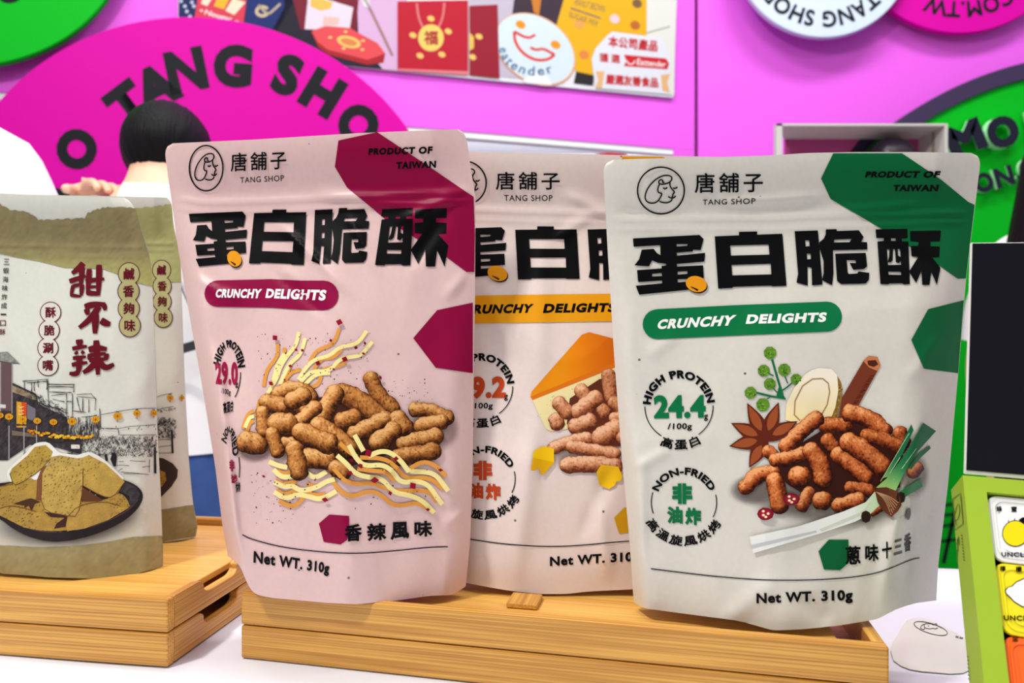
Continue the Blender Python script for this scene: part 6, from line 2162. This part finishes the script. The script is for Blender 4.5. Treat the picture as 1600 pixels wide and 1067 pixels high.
def person(loc, yaw, height, label, shirt, trousers, hair, hairlen, arms, bow=0.0, hs=1.0):
    """standing figure, local +y is forward"""
    root = thing('person', (0, 0, 0), label, 'person', 'visitors')
    s = height / 1.70
    V = lambda x, y, z: Vector((x, y, z)) * s
    J = {'pelvis': (V(0, 0, 0.92), (0.145 * s, 0.105 * s)), 'waist': (V(0, 0, 1.06), (0.125 * s, 0.092 * s)), 'chest': (V(0, 0.01, 1.25), (0.150 * s, 0.105 * s)), 'collar': (V(0, -0.005, 1.39), (0.105 * s, 0.075 * s)),
         'neck': (V(0, 0.0, 1.46), 0.054 * s), 'jaw': (V(0, 0.022, 1.525), (0.064 * s, 0.074 * s)), 'brow': (V(0, 0.008, 1.60), (0.076 * s, 0.092 * s)), 'crown': (V(0, 0.0, 1.655), (0.056 * s, 0.064 * s)),
         'nosea': (V(0, 0.098, 1.565), 0.012 * s), 'noseb': (V(0, 0.118, 1.548), 0.011 * s)}
    B = [('pelvis', 'waist'), ('waist', 'chest'), ('chest', 'collar'), ('collar', 'neck'), ('neck', 'jaw'), ('jaw', 'brow'), ('brow', 'crown'), ('jaw', 'nosea'), ('nosea', 'noseb')]
    for sd in (-1, 1):
        if not bow:
            J[f'ear{sd}'] = (V(0.064 * sd, -0.005, 1.56), (0.007 * s, 0.014 * s)); B.append(('brow', f'ear{sd}'))

        a = arms[sd]
        J[f'sh{sd}'] = (V(0.165 * sd, 0, 1.385), 0.058 * s); B.append(('collar', f'sh{sd}'))
        J[f'el{sd}'] = (V(*a[0]), 0.041 * s); B.append((f'sh{sd}', f'el{sd}'))
        J[f'wrist{sd}'] = (V(*a[1]), 0.027 * s); B.append((f'el{sd}', f'wrist{sd}'))
        hand(J, B, sd, J[f'wrist{sd}'][0], a[2], a[3], a[4], s)
        J[f'hip{sd}'] = (V(0.088 * sd, 0, 0.84), 0.086 * s); B.append(('pelvis', f'hip{sd}'))
        J[f'knee{sd}'] = (V(0.095 * sd, 0.012, 0.48), 0.056 * s); B.append((f'hip{sd}', f'knee{sd}'))
        J[f'ankle{sd}'] = (V(0.098 * sd, -0.01, 0.09), 0.036 * s); B.append((f'knee{sd}', f'ankle{sd}'))
        J[f'toe{sd}'] = (V(0.108 * sd, 0.13, 0.035), 0.033 * s); B.append((f'ankle{sd}', f'toe{sd}'))
    piv = V(0, 0, 1.46)
    HM = Matrix.Translation(piv) @ Matrix.Rotation(-bow, 4, 'X') @ Matrix.Scale(hs, 4) @ Matrix.Translation(-piv)
    for k in [q for q in ('jaw', 'brow', 'crown', 'nosea', 'noseb', 'ear-1', 'ear1') if q in J]:
        p, r = J[k]
        J[k] = (HM @ p, tuple(v * hs for v in r) if isinstance(r, tuple) else r * hs)
    body = skinned('body', J, B, SKIN, root, 2)
    seg = [(J[p][0], J[q][0], p, q) for p, q in B]
    vs = [v.co.copy() for v in body.data.vertices]
    nr = [v.normal.copy() for v in body.data.vertices]
    kind = []
    for v in vs:
        best = (9, '')
        for p, q, pn, qn in seg:
            d = q - p
            t = min(1, max(0, (v - p).dot(d) / max(1e-9, d.length_squared)))
            e = (v - p - d * t).length - 0.5 * (lambda r: (sum(r) / 2 if isinstance(r, tuple) else r))(J[pn][1])
            if e < best[0]:
                best = (e, pn, qn, t)
        _, pn, qn, t = best
        if pn.startswith('sh') and qn.startswith('el'):
            kind.append('arm' if t < 0.75 else 'skin')
        elif qn in ('waist', 'chest', 'collar') or qn.startswith('sh') or (qn == 'neck' and v.z < 1.478 * s):
            kind.append('torso')
        elif pn.startswith(('hip', 'knee', 'pelvis')) or qn.startswith('hip'):
            kind.append('leg')
        else:
            kind.append('skin')
    def garment(name, keep, off, mat, zcut, above):
        fs = [tuple(p.vertices) for p in body.data.polygons if all(keep(vs[i], kind[i]) for i in p.vertices)]
        used = sorted({i for f in fs for i in f})
        mp = {k: i for i, k in enumerate(used)}
        bm = bmesh.new()
        bv = [bm.verts.new(vs[k] + nr[k] * off * s * (1 + 0.5 * noise.noise(vs[k] * 14))) for k in used]
        for f in fs:
            bm.faces.new([bv[mp[i]] for i in f])
        bmesh.ops.bisect_plane(bm, geom=bm.verts[:] + bm.edges[:] + bm.faces[:], plane_co=(0, 0, zcut * s), plane_no=(0, 0, 1), clear_inner=above, clear_outer=not above)
        return from_bm(name, bm, mat, root, True)
    garment('shirt', lambda v, k: (k in ('torso', 'leg') and v.z > 0.84 * s) or k == 'arm', 0.015, plain('shirt_cotton', shirt, 0.8, 0.2, bump=0.3, noise_scale=30), 0.95, True)
    garment('trousers', lambda v, k: k in ('leg', 'torso') and 0.06 * s < v.z < 1.12 * s, 0.009, plain('denim', trousers, 0.85, 0.2, noise_amt=0.25, noise_scale=25), 1.02, False)
    # hair: cap over the skull with strands, open over the face
    bm = bmesh.new()
    nu, nv = 64, 30
    G = []
    for j in range(nv + 1):
        row = []
        for i in range(nu):
            a = 6.28318 * i / nu
            front = max(0, math.sin(a))        # +y is the face
            low = -0.50 - hairlen * (1 - sstep(0.25, 0.75, front)) + 0.75 * sstep(0.35, 0.9, front) * (1 if True else 0)
            t = j / nv
            lat = math.pi / 2 - t * (math.pi / 2 - math.asin(max(-0.95, min(0.9, low))) if low > -0.95 else math.pi / 2 + 1.25)
            z = math.sin(lat); rr = math.cos(lat)
            if low < -0.95:
                # long hair falls straight below the ears
                tt = max(0, t - 0.5) / 0.5
                if t > 0.5:
                    z = -(tt) * (-low) ; rr = 1.0 + 0.5 * tt
                else:
                    z = math.sin(math.pi / 2 * (1 - t * 2)); rr = math.cos(math.pi / 2 * (1 - t * 2))
            st = 1 + 0.025 * noise.noise((a * 9, t * 1.5, 3)) + 0.012 * noise.noise((a * 31, t * 2, 5))
            row.append(bm.verts.new(V(0.088 * rr * st * math.cos(a), -0.008 + 0.102 * rr * st * math.sin(a), 1.586 + 0.098 * z * st)))
        G.append(row)
    for j in range(nv):
        for i in range(nu):
            bm.faces.new((G[j][i], G[j][(i + 1) % nu], G[j + 1][(i + 1) % nu], G[j + 1][i]))
    bmesh.ops.remove_doubles(bm, verts=bm.verts, dist=1e-5)
    bm.transform(HM)
    h = from_bm('hair', bm, hair_mat(hair), root, True)
    root.location = loc
    root.rotation_euler = (0, 0, yaw)
    return root, s
down = lambda sd: ((0.215 * sd, -0.02, 1.10), (0.235 * sd, 0.06, 0.86), (0.02 * sd, 0.1, -1), (-sd, 0, 0), 0.35)
p1, s1 = person((-0.742, 1.48, 0), 0.05, 1.748, 'person with short black hair seen from behind, white shirt and blue jeans', (240, 240, 240), (62, 92, 150), (10, 9, 12), 0.36,
                {1: ((0.225, 0.03, 1.12), (0.09, 0.24, 1.10), (-0.9, 0.35, 0.05), (0, -0.3, -1), 0.4), -1: ((-0.275, 0.16, 1.24), (-0.178, 0.075, 1.472), (0.62, -0.55, 0.15), (0.1, -0.2, -0.95), 0.45)}, 0.5, 0.98)
def strap():
    bm = bmesh.new()
    def band(pts, w):
        prev = None
        for i, (x, y, d) in enumerate(pts):
            q = [bm.verts.new(P(x - 0.3 * w, y - w, d)), bm.verts.new(P(x + 0.3 * w, y + w, d)), bm.verts.new(P(x + 0.3 * w, y + w, d + 0.004)), bm.verts.new(P(x - 0.3 * w, y - w, d + 0.004))]
            if prev:
                for k in range(4):
                    bm.faces.new((prev[k], q[k], q[(k + 1) % 4], prev[(k + 1) % 4]))
            else:
                bm.faces.new(q)
            prev = q
        bm.faces.new(prev)
    band([(215, 330, 1.385), (250, 385, 1.355), (275, 430, 1.34), (300, 488, 1.34), (330, 530, 1.37)], 9)
    band([(180, 575, 1.36), (240, 560, 1.34), (285, 545, 1.34), (312, 537, 1.355), (335, 528, 1.385)], 7)
    m = plain('black_webbing', (22, 24, 32), 0.6)
    o = from_bm('bag_strap', bm, m, None)
    M = Matrix.LocRotScale(p1.location, p1.rotation_euler, None)
    o.data.transform(M.inverted())
    o.parent = p1
strap()
p2, s2 = person((-1.045, 1.16, 0), 0.4, 1.85, 'person at the left picture edge, only a white sleeve showing', (244, 244, 244), (60, 60, 70), (20, 18, 20), 0.1, {1: ((0.240, -0.02, 1.12), (0.245, 0.0, 0.88), (0.0, 0.08, -1), (-1, 0, 0), 0.35), -1: down(-1)})
p3, s3 = person((1.31, 1.66, 0), -1.3, 1.72, 'person at the right picture edge with long dark hair and white top', (240, 240, 240), (40, 40, 48), (7, 6, 7), 2.6, {1: down(1), -1: down(-1)})
